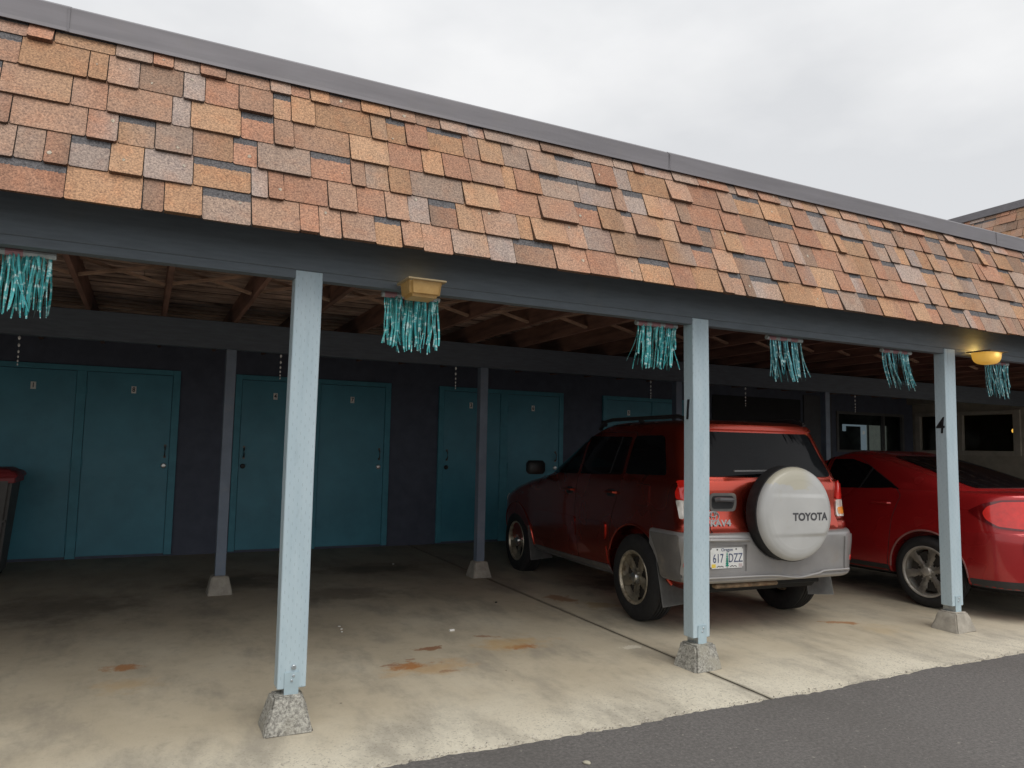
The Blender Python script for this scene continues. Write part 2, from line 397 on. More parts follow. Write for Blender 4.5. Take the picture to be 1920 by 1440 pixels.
def panel(name, bvh, poly, axis, side, off, m, parent, cell=.05, skirt=.012, smooth=True):
    """plate that follows the body: a flat outline dropped onto the body along an axis, given thickness"""
    bm = NBM(); vs_ = [bm.verts.new((a, b, 0)) for a, b in poly]; bm.faces.new(vs_)
    for ax in (0, 1):
        lo = min(p[ax] for p in poly); hi = max(p[ax] for p in poly); k = math.ceil(lo/cell)
        while k*cell < hi:
            no = Vector((1, 0, 0)) if ax == 0 else Vector((0, 1, 0))
            bmesh.ops.bisect_plane(bm, geom=bm.verts[:]+bm.edges[:]+bm.faces[:], plane_co=no*(k*cell), plane_no=no); k += 1
    bmesh.ops.triangulate(bm, faces=bm.faces[:])
    base = {}
    for v in bm.verts:
        a, b = v.co.x, v.co.y
        if axis == 'x': o_, d = Vector((3*side, a, b)), Vector((-side, 0, 0))
        elif axis == 'y': o_, d = Vector((a, 6*side, b)), Vector((0, -side, 0))
        else: o_, d = Vector((a, b, 4)), Vector((0, 0, -1))
        h, nn, _, _ = bvh.ray_cast(o_, d)
        if h is None:
            h, nn, _, _ = bvh.find_nearest(Vector((.85*side, a, b)) if axis == 'x' else (Vector((a, -.7 if side < 0 else 3., b)) if axis == 'y' else Vector((a, b, 1.5))))
        if nn.dot(d) > 0: nn = -nn
        v.co = h + nn*off; base[v] = (h, nn)
    be = [e for e in bm.edges if e.is_boundary]
    r = bmesh.ops.extrude_edge_only(bm, edges=be)
    for v in [g for g in r['geom'] if isinstance(g, bmesh.types.BMVert)]:
        src = min((e.other_vert(v) for e in v.link_edges if e.other_vert(v) in base), key=lambda q: (q.co-v.co).length)
        h, nn = base[src]; v.co = h - nn*skirt
    for e in be: e.smooth = False
    # face the outside
    bm.normal_update()
    avg = sum((f.normal.dot(base[f.verts[0]][1]) for f in bm.faces if all(v in base for v in f.verts)), 0.)
    if avg < 0: bmesh.ops.reverse_faces(bm, faces=bm.faces[:])
    return obj(name, bm, m, parent, smooth, 50)
def grow(poly, d):
    A = sum(a[0]*b_[1]-b_[0]*a[1] for a, b_ in zip(poly, poly[1:]+poly[:1])); sg = 1 if A > 0 else -1; out = []
    for i, p in enumerate(poly):
        t = Vector((poly[(i+1) % len(poly)][0]-poly[i-1][0], poly[(i+1) % len(poly)][1]-poly[i-1][1])).normalized(); out.append((p[0]+t.y*d*sg, p[1]-t.x*d*sg))
    return out
def leaf(name, bvh, poly, axis, side, m, parent, gap=.005):
    """an opening panel with the dark shut line round it"""
    o = panel(name, bvh, poly, axis, side, .0045, m, parent)
    panel('shut_line', bvh, grow(poly, gap), axis, side, .0018, dark_void, o)
    return o
def text_bm(s, size, ext=.002, shear=0, sx=1., bold=0):
    c = bpy.data.curves.new('lettering', 'FONT'); c.body = s; c.size = size; c.extrude = ext; c.align_x = 'CENTER'; c.align_y = 'CENTER'; c.shear = shear; c.offset = bold
    c.resolution_u = 3
    o = bpy.data.objects.new('lettering', c); COL.objects.link(o)
    dg = bpy.context.evaluated_depsgraph_get(); me = bpy.data.meshes.new_from_object(o.evaluated_get(dg))
    bpy.data.objects.remove(o); bpy.data.curves.remove(c)
    bm = NBM(); bm.from_mesh(me); bpy.data.meshes.remove(me)
    for v in bm.verts: v.co = Vector((v.co.x*sx, -v.co.z, v.co.y))       # stands up, faces -Y
    return bm
def move(bm, off, rz=0, ry=0):
    m = Matrix.Translation(off) @ Matrix.Rotation(rz, 4, 'Z') @ Matrix.Rotation(ry, 4, 'Y'); bm.transform(m); return bm
def drop(bm, bvh, off):
    """let lettering modelled at y=0 follow the tailgate"""
    for v in bm.verts:
        h, n_, _, _ = bvh.ray_cast(Vector((v.co.x, -6, v.co.z)), Vector((0, 1, 0)))
        v.co.y = (h.y if h is not None else -.72) - off + v.co.y
    return bm
def struct(o): o['kind'] = 'structure'; return o

SL = .0103
def fz(y): return SL*y
X0, X1 = -7.15, 13.97
WY = 5.853

# ------------------------------------------------------------------ ground, slab, asphalt
bm = NBM(); s_ = 400
bm.faces.new([bm.verts.new(p) for p in ((-s_, -s_, -.22), (s_, -s_, -.22), (s_, s_, -.22), (-s_, s_, -.22))])
struct(obj('ground', bm, M('bare ground', (.12, .11, .09), .95)))
bm = NBM()                                       # the slab is poured in bays with an open joint between them
cuts = [X0, 3.328, X1]
for i, (a, b_) in enumerate(zip(cuts, cuts[1:])):
    vis = i == 0; vis0 = i == 1
    g0 = .009 if vis0 else 0; g1 = .009 if vis else 0
    nseg = 1
    y0, y1 = -1.1, WY
    P = [(a+g0, y0, fz(y0)-.012), (b_-g1, y0, fz(y0)-.012), (b_-g1, y1, fz(y1)), (a+g0, y1, fz(y1))]
    top = [bm.verts.new(p) for p in P]; bot = [bm.verts.new((p[0], p[1], -.2)) for p in P]
    bm.faces.new(top)
    for k in range(4): bm.faces.new((top[k], bot[k], bot[(k+1) % 4], top[(k+1) % 4]))
bmesh.ops.bisect_plane(bm, geom=bm.verts[:]+bm.edges[:]+bm.faces[:], plane_co=(0, -.62, 0), plane_no=(0, 1, 0))
for v in bm.verts:
    if v.co.z > -.1: v.co.z = fz(v.co.y) - (.016 if v.co.y < -1 else 0)
bmesh.ops.recalc_face_normals(bm, faces=bm.faces)
struct(obj('pavement', bm, slab))
bm = NBM(); rng = random.Random(3)               # asphalt laps over the slab edge with a ragged line
xs = []; x = -40.
while x < 60: xs.append(x); x += (.035 if -3 < x < 16 else .6)
prev = None
wv = [rng.uniform(0, 6) for _ in range(6)]
for x in xs:
    e = -.685 + .012*math.sin(x*1.1+wv[0]) + .010*math.sin(x*3.7+wv[1]) + .006*math.sin(x*9+wv[2]) + rng.uniform(-.011, .011)
    a = bm.verts.new((x, e, -.006)); a2 = bm.verts.new((x, e-.018, .002 + rng.uniform(-.002, .002))); b_ = bm.verts.new((x, -1.1, .001)); c_ = bm.verts.new((x, -3, -.004)); d_ = bm.verts.new((x, -70, -.05))
    q = (a, a2, b_, c_, d_)
    if prev:
        for k in range(4): bm.faces.new((prev[k], prev[k+1], q[k+1], q[k]))
    prev = q
bmesh.ops.recalc_face_normals(bm, faces=bm.faces)
for f in bm.faces:
    if f.normal.z < 0: f.normal_flip()
struct(obj('road', bm, asphalt))

# ------------------------------------------------------------------ carport building
carport = thing('carport', 'long carport with tan and brown shingled mansard roof on light blue posts', 'carport')
def shingles(name, s0, s1, O, S, D, N, length, rows, parent, seed):
    """shingle courses on a slope: O origin, S along, D down the slope, N outward"""
    rg = random.Random(seed); bm = NBM()
    cl = bm.loops.layers.float_color.new('tab'); ul = bm.loops.layers.float_vector.new('tuv')
    pal = [((.43, .25, .14), 2.8), ((.39, .205, .135), 3.6), ((.40, .25, .175), 3.6), ((.355, .275, .225), 2.4), ((.345, .30, .275), 1.3), ((.235, .165, .125), 1.2), ((.44, .275, .165), 1.3)]
    mean = (.40, .235, .15); cs = [tuple((c*.74+m*.26)*1.08 for c, m in zip(p[0], mean)) for p in pal]; cs = [tuple(c*.96+.04*(p[0]*.3+p[1]*.6+p[2]*.1) for c in p) for p in cs]; ws = [p[1] for p in pal]
    ex = length/rows
    def quad(P, col, uvz, rec, col2=None):
        vs_ = [bm.verts.new(p) for p in P]; f = bm.faces.new(vs_)
        for lp, t in zip(f.loops, uvz): lp[cl] = (*(col if (t[0] < .5 or col2 is None) else col2), 1); lp[ul] = (t[0], t[1], rec)
        return f
    for r in range(int(rows)+1):
        tb = length - r*ex            # bottom of this course
        tt = max(tb-ex*1.12, 0.0)
        if tb-tt < .02: continue
        s = s0 - rg.uniform(0, .2); up = rg.random() < .5
        wob = [rg.uniform(0, 6), rg.uniform(0, 6)]
        while s < s1:
            wd = rg.choice((.08, .10, .12, .14, .16, .18, .21, .24, .28)) * rg.uniform(.88, 1.12)
            col = rg.choices(cs, ws)[0]; k = rg.uniform(.84, 1.14); col = tuple(min(.8, c*k) for c in col); o2 = rg.choices(cs, ws)[0]; q2 = rg.choice((0, 0, .25, .5, .75)); colr = tuple(c*(1-q2)+o*k*q2 for c, o in zip(col, o2))
            a, b_ = max(s, s0), min(s+wd, s1); s += wd
            if b_-a < .02: continue
            raised = up; up = not up if rg.random() < .85 else up
            n0 = .006; nb = .021 + rg.uniform(0, .006) if raised else .0115 + rg.uniform(0, .003)
            if rg.random() < .07 and raised: nb += rg.uniform(.004, .012)
            tbj = tb + rg.uniform(-.004, .004) + .003*math.sin(a*2.1+wob[0]) - (0 if raised else .002) + (.005 if raised else 0)
            if r == 0: tbj = tb + rg.uniform(-.005, .006)
            g = .0022; sk = rg.uniform(-.004, .004)
            W_ = lambda ss, tt_, nn: O + S*ss + D*tt_ + N*nn
            cb = .006
            A = W_(a+g, tt, n0); B = W_(b_-g, tt, n0)
            C2 = W_(b_-g+sk*.4, tbj-cb, nb+rg.uniform(-.001, .002)); C1 = W_(b_-g-cb, tbj, nb); D1 = W_(a+g+cb, tbj, nb); D2 = W_(a+g+sk*.4, tbj-cb, nb)
            rec = 1. if (not raised and rg.random() < .55) else 0.
            uv = ((0, 0), (1, 0), (1, .96), (.97, 1), (.03, 1), (0, .96))
            off = ex*.12/(ex*1.12)
            uv = [(u, (v-off)/(1-off)) for u, v in uv]
            P = [A, B, C2, C1, D1, D2]
            quad(P, col, uv, rec, colr)
            edge = tuple(c*.32 for c in col)
            bk = [p - N*(((p-O).dot(N)) - .002) for p in P]
            for i in (1, 2, 3, 4, 5):
                quad([P[i], P[(i+1) % 6], bk[(i+1) % 6], bk[i]] [::-1], edge, [(0, .9)]*4, 0)
            if rg.random() < .20:     # pale lichen or paint fleck
                cs_, ct = rg.uniform(a+.02, b_-.02), rg.uniform(tt+.03, tb-.02); nn = n0+(nb-n0)*(ct-tt)/(tb-tt)+.0025
                m_ = rg.randint(5, 8); rr = rg.uniform(.004, .0115)
                ring = [W_(cs_+math.cos(2*PI*i/m_)*rr*rg.uniform(.5, 1.2), ct+math.sin(2*PI*i/m_)*rr*rg.uniform(.6, 1.5), nn) for i in range(m_)]
                quad(ring, (.50, .44, .35), [(0, .9)]*m_, 0)
    bm.normal_update()
    for f in bm.faces:
        if len(f.verts) >= 5 and f.normal.dot(N) < 0: f.normal_flip()
    return obj(name, bm, shingle_m, parent)
ST = Vector((0, -.012, 3.335)); SB = Vector((0, -.335, 2.43))
D = (SB-ST).normalized(); Sx = Vector((1, 0, 0)); N = D.cross(Sx).normalized()
if N.y > 0: N = -N
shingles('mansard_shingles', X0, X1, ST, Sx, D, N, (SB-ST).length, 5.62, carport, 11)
bm = NBM()                                        # sheathing behind the shingles with its soffit return
for p in ([(X0, SB.y+.004, SB.z+.004), (X1, SB.y+.004, SB.z+.004), (X1, .0, 3.37), (X0, .0, 3.37)],):
    bm.faces.new([bm.verts.new(q) for q in p])
bm.faces.new([bm.verts.new(q) for q in ((X0, SB.y+.005, SB.z+.006), (X0, -.01, SB.z+.10), (X1, -.01, SB.z+.10), (X1, SB.y+.005, SB.z+.006))])
obj('mansard_sheathing', bm, M('mansard sheathing', (.08, .075, .07), .9), carport)
# metal cap in lengths with lapped seams
bm = NBM(); seams = [X0, -2.2, -.42, 3.11, 6.79, 10.4, X1]
for i, (a, b_) in enumerate(zip(seams, seams[1:])):
    prof = [(-.030, 3.318), (-.052, 3.312), (-.050, 3.33), (-.046, 3.432), (-.030, 3.446), (.16, 3.452), (.165, 3.33)]
    ra = [bm.verts.new((a-.02*(i > 0), y - .0015*(i % 2), z + .0015*(i % 2))) for y, z in prof]; rb = [bm.verts.new((b_, y - .0015*(i % 2), z + .0015*(i % 2))) for y, z in prof]
    for k in range(len(prof)-1): bm.faces.new((ra[k], rb[k], rb[k+1], ra[k+1]))
bmesh.ops.recalc_face_normals(bm, faces=bm.faces)
for x in seams[1:-1]: box(bm, x-.012, x-.002, -.0535, -.047, 3.318, 3.43)
obj('roof_cap', bm, cap_metal, carport)
bm = NBM(); box(bm, X0, X1, .02, .12, 2.74, 3.325); box(bm, X0, X1, .12, WY+2.2, 2.775, 2.80)
obj('roof', bm, M('flat roof membrane', (.1, .1, .1), .9), carport)
# front beam: deep fascia with a set-back strip below
bm = NBM(); box(bm, X0, X1, -.078, -.002, 2.312, 2.60, .003); box(bm, X0, X1, -.070, -.001, 2.268, 2.3118)
obj('front_beam', bm, slate, carport)
bm = NBM(); box(bm, X0, X1, 3.37, 3.46, 2.283, 2.539, .003); obj('inner_beam', bm, M('slate beam paint', (.11, .13, .16), .65, bump=.25, bscale=40, stretch=(1, 8, 8)), carport)

def front_post(x, number=None):
    bm = NBM(); box(bm, x-.07, x+.07, -.0735, .025, .195, 2.3105, .004)
    bmesh.ops.subdivide_edges(bm, edges=[e for e in bm.edges if abs(e.verts[0].co.z-e.verts[1].co.z) > .5], cuts=12)
    for v in bm.verts: v.co.x += .0022*math.sin(v.co.z*3.1+x); v.co.y += .0015*math.sin(v.co.z*2.3+x*2)
    p = obj('post', bm, post_mat, carport)
    bm = NBM(); rg = random.Random(int(x*100))
    if x < 3: box(bm, x-.135, x+.105, -.155, .085, fz(-.1)-.01, .168, 0, taper=(.048, .055))
    elif x < 5: box(bm, x-.12, x+.12, -.145, .085, fz(-.1)-.01, .158, 0, taper=(.035, .04))
    else: box(bm, x-.13, x+.13, -.15, .09, fz(-.1)-.01, .150, 0, taper=(.05, .045))
    bmesh.ops.bevel(bm, geom=bm.edges[:], offset=.012, segments=2, affect='EDGES')
    bmesh.ops.subdivide_edges(bm, edges=bm.edges[:], cuts=3, use_grid_fill=True)
    for v in bm.verts: v.co += Vector((rg.uniform(-1, 1), rg.uniform(-1, 1), rg.uniform(-.6, .6)))*.0035
    if 3 < x < 5:
        bmesh.ops.rotate(bm, verts=bm.verts, cent=(x, -.02, 0), matrix=Matrix.Rotation(.06, 3, 'Z'))
    obj('concrete_base', bm, pier if x < 4.5 else pier_smooth, p, True, 40)
    bm = NBM(); box(bm, x-.035, x+.035, -.078, -.0745, .145, .275)
    obj('bracket', bm, M('painted bracket', (.40, .51, .56), .5, .1), p)
    bm = NBM(); box(bm, x-.0345, x+.0345, -.0765, .030, .14, .1945); obj('post_foot', bm, galv, p)
    for dz, rb in ((.235, .007), (.258, .007), (.30, .012)):
        if dz == .30 and x > 3: continue
        bm = NBM(); lathe(bm, [(-.083, 0), (-.083, rb*.7), (-.0805, rb), (-.078 if dz < .3 else -.0735, rb)], 'y', 10); move(bm, (x+.008*(dz > .25), 0, dz)); obj('bolt', bm, galv, p, True)
    if number:
        s, z, h = number
        bm = text_bm(s, h, .002, .12, .8, .002); move(bm, (x-.0735, -.018, z), -PI/2)
        obj('post_number', bm, black, p)
    return p
front_post(.724); front_post(3.3447, ('1', 1.685, .19)); front_post(6.0198, ('4', 1.66, .19))
for x in (-1.9, 8.65, 11.3): front_post(x)
def inner_post(x):
    bm = NBM(); box(bm, x-.045, x+.045, 3.365, 3.455, .2, 2.2825, .003); p = obj('inner_post', bm, slate_post, carport)
    bm = NBM(); box(bm, x-.11, x+.11, 3.30, 3.52, fz(3.4)-.01, .2, 0, taper=(.04, .04)); bmesh.ops.bevel(bm, geom=bm.edges[:], offset=.01, segments=2, affect='EDGES')
    bmesh.ops.subdivide_edges(bm, edges=bm.edges[:], cuts=2, use_grid_fill=True); rg = random.Random(int(x*77))
    for v in bm.verts: v.co += Vector((rg.uniform(-1, 1), rg.uniform(-1, 1), rg.uniform(-.6, .6)))*.003
    obj('concrete_base', bm, pier_smooth, p, True, 40)
for x in (-1.93, .690, 3.290, 5.965, 8.6, 11.25): inner_post(x)
# rafters, bridging and boards
rx = []; x = -2.32
while x < 13.8: rx.append(x); x += .604
rg = random.Random(5)
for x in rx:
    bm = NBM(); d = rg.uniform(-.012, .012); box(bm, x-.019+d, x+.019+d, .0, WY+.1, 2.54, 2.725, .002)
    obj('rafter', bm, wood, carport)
for k, (a, b_) in enumerate(zip(rx, rx[1:])):
    if a > 9.5: break
    y = 1.93 + rg.uniform(-.04, .04)
    for q, (za, zb) in enumerate(((2.565, 2.70), (2.70, 2.565))):
        bm = NBM(); beam(bm, (a+.02, y+.045*q, za), (b_-.02, y+.045*q, zb), .019, .04, (0, 1, 0)); obj('bridging', bm, wood_pale, carport)
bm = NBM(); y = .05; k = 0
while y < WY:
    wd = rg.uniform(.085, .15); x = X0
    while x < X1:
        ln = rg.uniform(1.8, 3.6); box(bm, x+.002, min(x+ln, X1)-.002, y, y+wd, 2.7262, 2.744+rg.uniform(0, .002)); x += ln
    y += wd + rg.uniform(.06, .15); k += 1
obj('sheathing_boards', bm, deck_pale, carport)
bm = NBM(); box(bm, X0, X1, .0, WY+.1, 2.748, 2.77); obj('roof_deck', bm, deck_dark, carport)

# back wall, doors, window
bm = NBM(); box(bm, X0, 11.74, WY, WY+.12, -.05, 2.73); box(bm, 13.68, X1, WY, WY+.12, -.05, 2.73); box(bm, 11.74, 13.68, WY, WY+.12, -.05, 1.46); box(bm, 11.74, 13.68, WY, WY+.12, 2.235, 2.73)
obj('back_wall', bm, slate_dark, carport)
bm = NBM(); box(bm, X0, X0+.1, .05, WY, -.05, 2.72); obj('side_wall', bm, slate_dark, carport)
for x0, x1 in ((10.87, 11.33), (11.42, 11.60)):
    bm = NBM(); box(bm, x0, x1, WY-.028, WY-.002, fz(WY), 2.5, .003); obj('wall_panel', bm, M('grey wall panel', (.085, .088, .1), .7), carport)
bm = NBM(); box(bm, 8.7, 10.8, WY-.012, WY-.001, fz(WY), 2.4); obj('wall_panel', bm, M('black wall panel', (.02, .02, .023), .8), carport)
fz5 = fz(WY)
def door_set(x0, x1, dA, dB, nums, hA, hB, knobs):
    """two storage doors in one frame"""
    fy0, fy1 = WY-.035, WY-.001
    bm = NBM(); zt = 2.268
    box(bm, x0, dA[0]-.004, fy0, fy1, fz5+.02, zt, .002); box(bm, dA[1]+.004, dB[0]-.004, fy0, fy1, fz5+.012, zt-.062, .002); box(bm, dB[1]+.004, x1, fy0, fy1, fz5+.02, zt, .002)
    box(bm, dA[0]-.0035, dB[1]+.0035, fy0, fy1, zt-.061, zt, .002)
    fr = obj('door_frame', bm, teal_frame, carport)
    for (a, b_), n, hx, kb in ((dA, nums[0], hA, knobs[0]), (dB, nums[1], hB, knobs[1])):
        bm = NBM(); box(bm, a, b_, WY-.026, WY-.003, fz5+.035, zt-.066, .0015); d = obj('door', bm, teal, carport)
        if n:
            nx = n[1]; bm = NBM(); box(bm, nx-.026, nx+.026, WY-.0295, WY-.0262, 1.972, 2.055, .002); obj('number_plate', bm, number_white, d)
            bm = text_bm(n[0], .075, .001, 0, .85, .0015); move(bm, (nx, WY-.0312, 2.0135)); obj('door_number', bm, black, d)
        bm = NBM(); y = WY-.026
        tube(bm, [(hx, y, 1.235), (hx, y-.028, 1.245), (hx, y-.038, 1.265), (hx, y-.038, 1.325), (hx, y-.028, 1.345), (hx, y, 1.355)], .0075, 8)
        box(bm, hx-.014, hx+.014, y-.004, y, 1.215, 1.247, .001); box(bm, hx-.014, hx+.014, y-.004, y, 1.345, 1.377, .001)
        hs = b_ if hx < (a+b_)/2 else a
        for zc in (.32, 1.15, 1.98):
            h2 = NBM(); tube(h2, [(hs, WY-.036, zc-.045), (hs, WY-.036, zc+.045)], .008, 8); obj('hinge', h2, teal_frame, d, True)
        obj('door_handle', bm, M('old door handle', (.13, .125, .115), .4, .8, var=.4, vscale=40), d, True)
        bm = NBM(); lathe(bm, [(0, .031), (-.010, .031), (-.013, .026), (-.02, .022), (-.024, 0)], 'y', 20); move(bm, (hx-.006, y, 1.125)); obj('deadbolt', bm, kb, d, True)
dark_lock = M('dark lock', (.03, .03, .03), .4, .6)
door_set(-1.72, .358, (-1.63, -.733), (-.626, .272), (('1', -1.147), ('8', -.142)), -1.56, .229, (dark_lock, chrome))
door_set(.99, 2.998, (1.069, 1.937), (2.047, 2.915), (('4', 1.473), ('7', 2.466)), 1.123, 2.857, (dark_lock, chrome))
door_set(3.702, 5.733, (3.782, 4.662), (4.79, 5.655), (('3', 4.194), ('6', 5.207)), 3.837, 5.6, (dark_lock, chrome))
door_set(6.456, 8.50, (6.535, 7.405), (7.51, 8.42), (('5', 6.949), None), 6.59, 8.36, (dark_lock, chrome))
bm = NBM()
for a in ((11.74, 11.80, 1.46, 2.235), (13.62, 13.68, 1.46, 2.235), (11.801, 13.619, 1.46, 1.505), (11.801, 13.619, 2.185, 2.235), (13.06, 13.10, 1.506, 2.184)): box(bm, a[0], a[1], WY-.02, WY+.06, a[2], a[3], .002)
wf = obj('window', bm, M('weathered window frame', (.12, .12, .12), .6), carport)
dusty = clear_glass(); dusty.name = 'tinted window glass'  # a dark tint, not dust, to hold down the added glow behind
for n_ in dusty.node_tree.nodes:
    if n_.type == 'BSDF_TRANSPARENT': n_.inputs[0].default_value = (.25, .28, .29, 1)  # dark tint holds down the added glow behind the pane
bm = NBM(); bm.faces.new([bm.verts.new(p) for p in ((11.802, WY+.03, 1.506), (13.618, WY+.03, 1.506), (13.618, WY+.03, 2.184), (11.802, WY+.03, 2.184))]); obj('pane', bm, dusty, wf)
# glowing panels and masking boards added behind the pane to imitate its reflection
bm = NBM(); y0, y1 = 5.985, 6.01
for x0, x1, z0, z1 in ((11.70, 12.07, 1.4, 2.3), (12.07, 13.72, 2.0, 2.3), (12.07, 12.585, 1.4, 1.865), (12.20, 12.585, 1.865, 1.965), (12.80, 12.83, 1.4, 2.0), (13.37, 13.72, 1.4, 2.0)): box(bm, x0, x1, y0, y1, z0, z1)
obj('reflection_mask', bm, M('dark reflection mask', (.16, .16, .14), .9, var=.4), wf)
bm = NBM(); box(bm, 12.06, 12.81, 6.03, 6.04, 1.4, 2.05); obj('reflection_glow', bm, M('pale reflection glow', (.5, .55, .6), .9, emit=((.60, .72, .80), .5)), wf)
bm = NBM(); box(bm, 12.82, 13.40, 6.03, 6.04, 1.4, 2.05); obj('reflection_patch', bm, M('dim reflection glow', (.5, .5, .42), .9, var=.3, emit=((.50, .52, .44), .30)), wf)

# ------------------------------------------------------------------ taller house on the right, square to the carport
house = thing('house', 'taller building with shingled roof and white framed window beyond the right end', 'house', (14, 6, 0))
HX = 0.0
bm = NBM()                                   # local: x to the right, y along the wall; the wall faces -x
def hb(y0, y1, z0, z1, x0=0, x1=.15): box(bm, x0, x1, y0-6, y1-6, z0, z1)
hb(1.0, 3.85, -.1, 4.9); hb(5.75, 12, -.1, 4.9); hb(3.85, 5.75, -.1, 1.5); hb(3.85, 5.75, 2.2, 4.9)
box(bm, .151, 8, -5, 6, 2.6, 4.9); box(bm, .151, 8, 5.85, 6, -.1, 2.599); box(bm, .151, 8, -5, -4.85, -.1, 2.599)
obj('wall', bm, M('beige siding', (.40, .37, .31), .8, bump=.2), house)
bm = NBM(); white = M('white window paint', (.46, .43, .37), .6)
for y0, y1, z0, z1 in ((3.80, 3.92, 1.44, 2.27), (4.84, 4.93, 1.53, 2.20), (5.70, 5.80, 1.53, 2.20), (3.921, 5.80, 2.201, 2.27), (3.921, 5.80, 1.44, 1.529)): box(bm, -.035, .04, y0-6, y1-6, z0, z1, .003)
wf = obj('window', bm, white, house)
bm = NBM(); bm.faces.new([bm.verts.new(p) for p in ((.045, -.25, 1.5), (.045, -2.15, 1.5), (.045, -2.15, 2.2), (.045, -.25, 2.2))]); obj('pane', bm, pane_glass, wf)
bm = NBM(); bmesh.ops.create_uvsphere(bm, u_segments=16, v_segments=10, radius=.028, matrix=Matrix.Translation((.6, -1.73, 1.915)) @ Matrix.Diagonal((1, 1, 1.4, 1)))
obj('lamp_reflection', bm, M('glowing lamp reflection', (.8, .5, .1), .5, emit=((1, .55, .08), 1.3)), house, True)  # glowing ball added behind the pane, imitates a lamp's reflection
bm = NBM(); box(bm, 2.2, 2.24, -4.84, 5.84, -.1, 2.595); obj('room_wall', bm, M('dim room wall', (.2, .17, .12), .9), house)
bm = NBM(); box(bm, -.2, -.002, -5, 5.8, 2.44, 2.72, .004); obj('eave_board', bm, M('beige eave board', (.3, .28, .235), .8), house)
h0 = Vector((-.05, 0, 5.93)); h1 = Vector((-.38, 0, 4.85)); Dh = (h1-h0).normalized(); Sh = Vector((0, 1, 0)); Nh = Dh.cross(Sh).normalized()
if Nh.x > 0: Nh = -Nh
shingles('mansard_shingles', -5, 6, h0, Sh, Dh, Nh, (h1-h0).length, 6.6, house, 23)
bm = NBM(); bm.faces.new([bm.verts.new(p) for p in ((h1.x+.004, -5, h1.z), (h1.x+.004, 6, h1.z), (h0.x+.004, 6, h0.z), (h0.x+.004, -5, h0.z))]); box(bm, h1.x+.01, .0, -5, 6, 4.80, 4.85); box(bm, 0, 8, -5, 6, 4.91, 5.9)
obj('mansard_sheathing', bm, MATS['mansard sheathing'], house)
bm = NBM(); box(bm, -.10, .3, -5, 6, 5.91, 6.05, .004); obj('roof_cap', bm, cap_metal, house)

# ------------------------------------------------------------------ lamps under the eave
lens_off = NB('dusty amber lens'); lens_off.color(lens_off.ramp(lens_off.noise(30, 3), [(.3, (.36, .205, .06)), (.7, (.44, .28, .10))])); lens_off.b.inputs['Roughness'].default_value = .4
lens_off.b.inputs['Emission Color'].default_value = (1, .62, .2, 1); lens_off.b.inputs['Emission Strength'].default_value = .03
lens_on = NB('lit amber lens')
gx = lens_on.n('ShaderNodeSeparateXYZ'); lens_on.l(lens_on.co.outputs['Object'], gx.inputs[0])
hz = lens_on.math('MULTIPLY', gx.outputs['X'], gx.outputs['X']); zz = lens_on.math('ADD', gx.outputs['Z'], .03)
rad = lens_on.math('SQRT', lens_on.math('ADD', lens_on.math('MULTIPLY', hz, .35), lens_on.math('MULTIPLY', zz, zz)))
es = lens_on.ramp(rad, [(.0, (2.6, 1.75, .55)), (.22, (1.25, .72, .13)), (.55, (.5, .25, .03))])
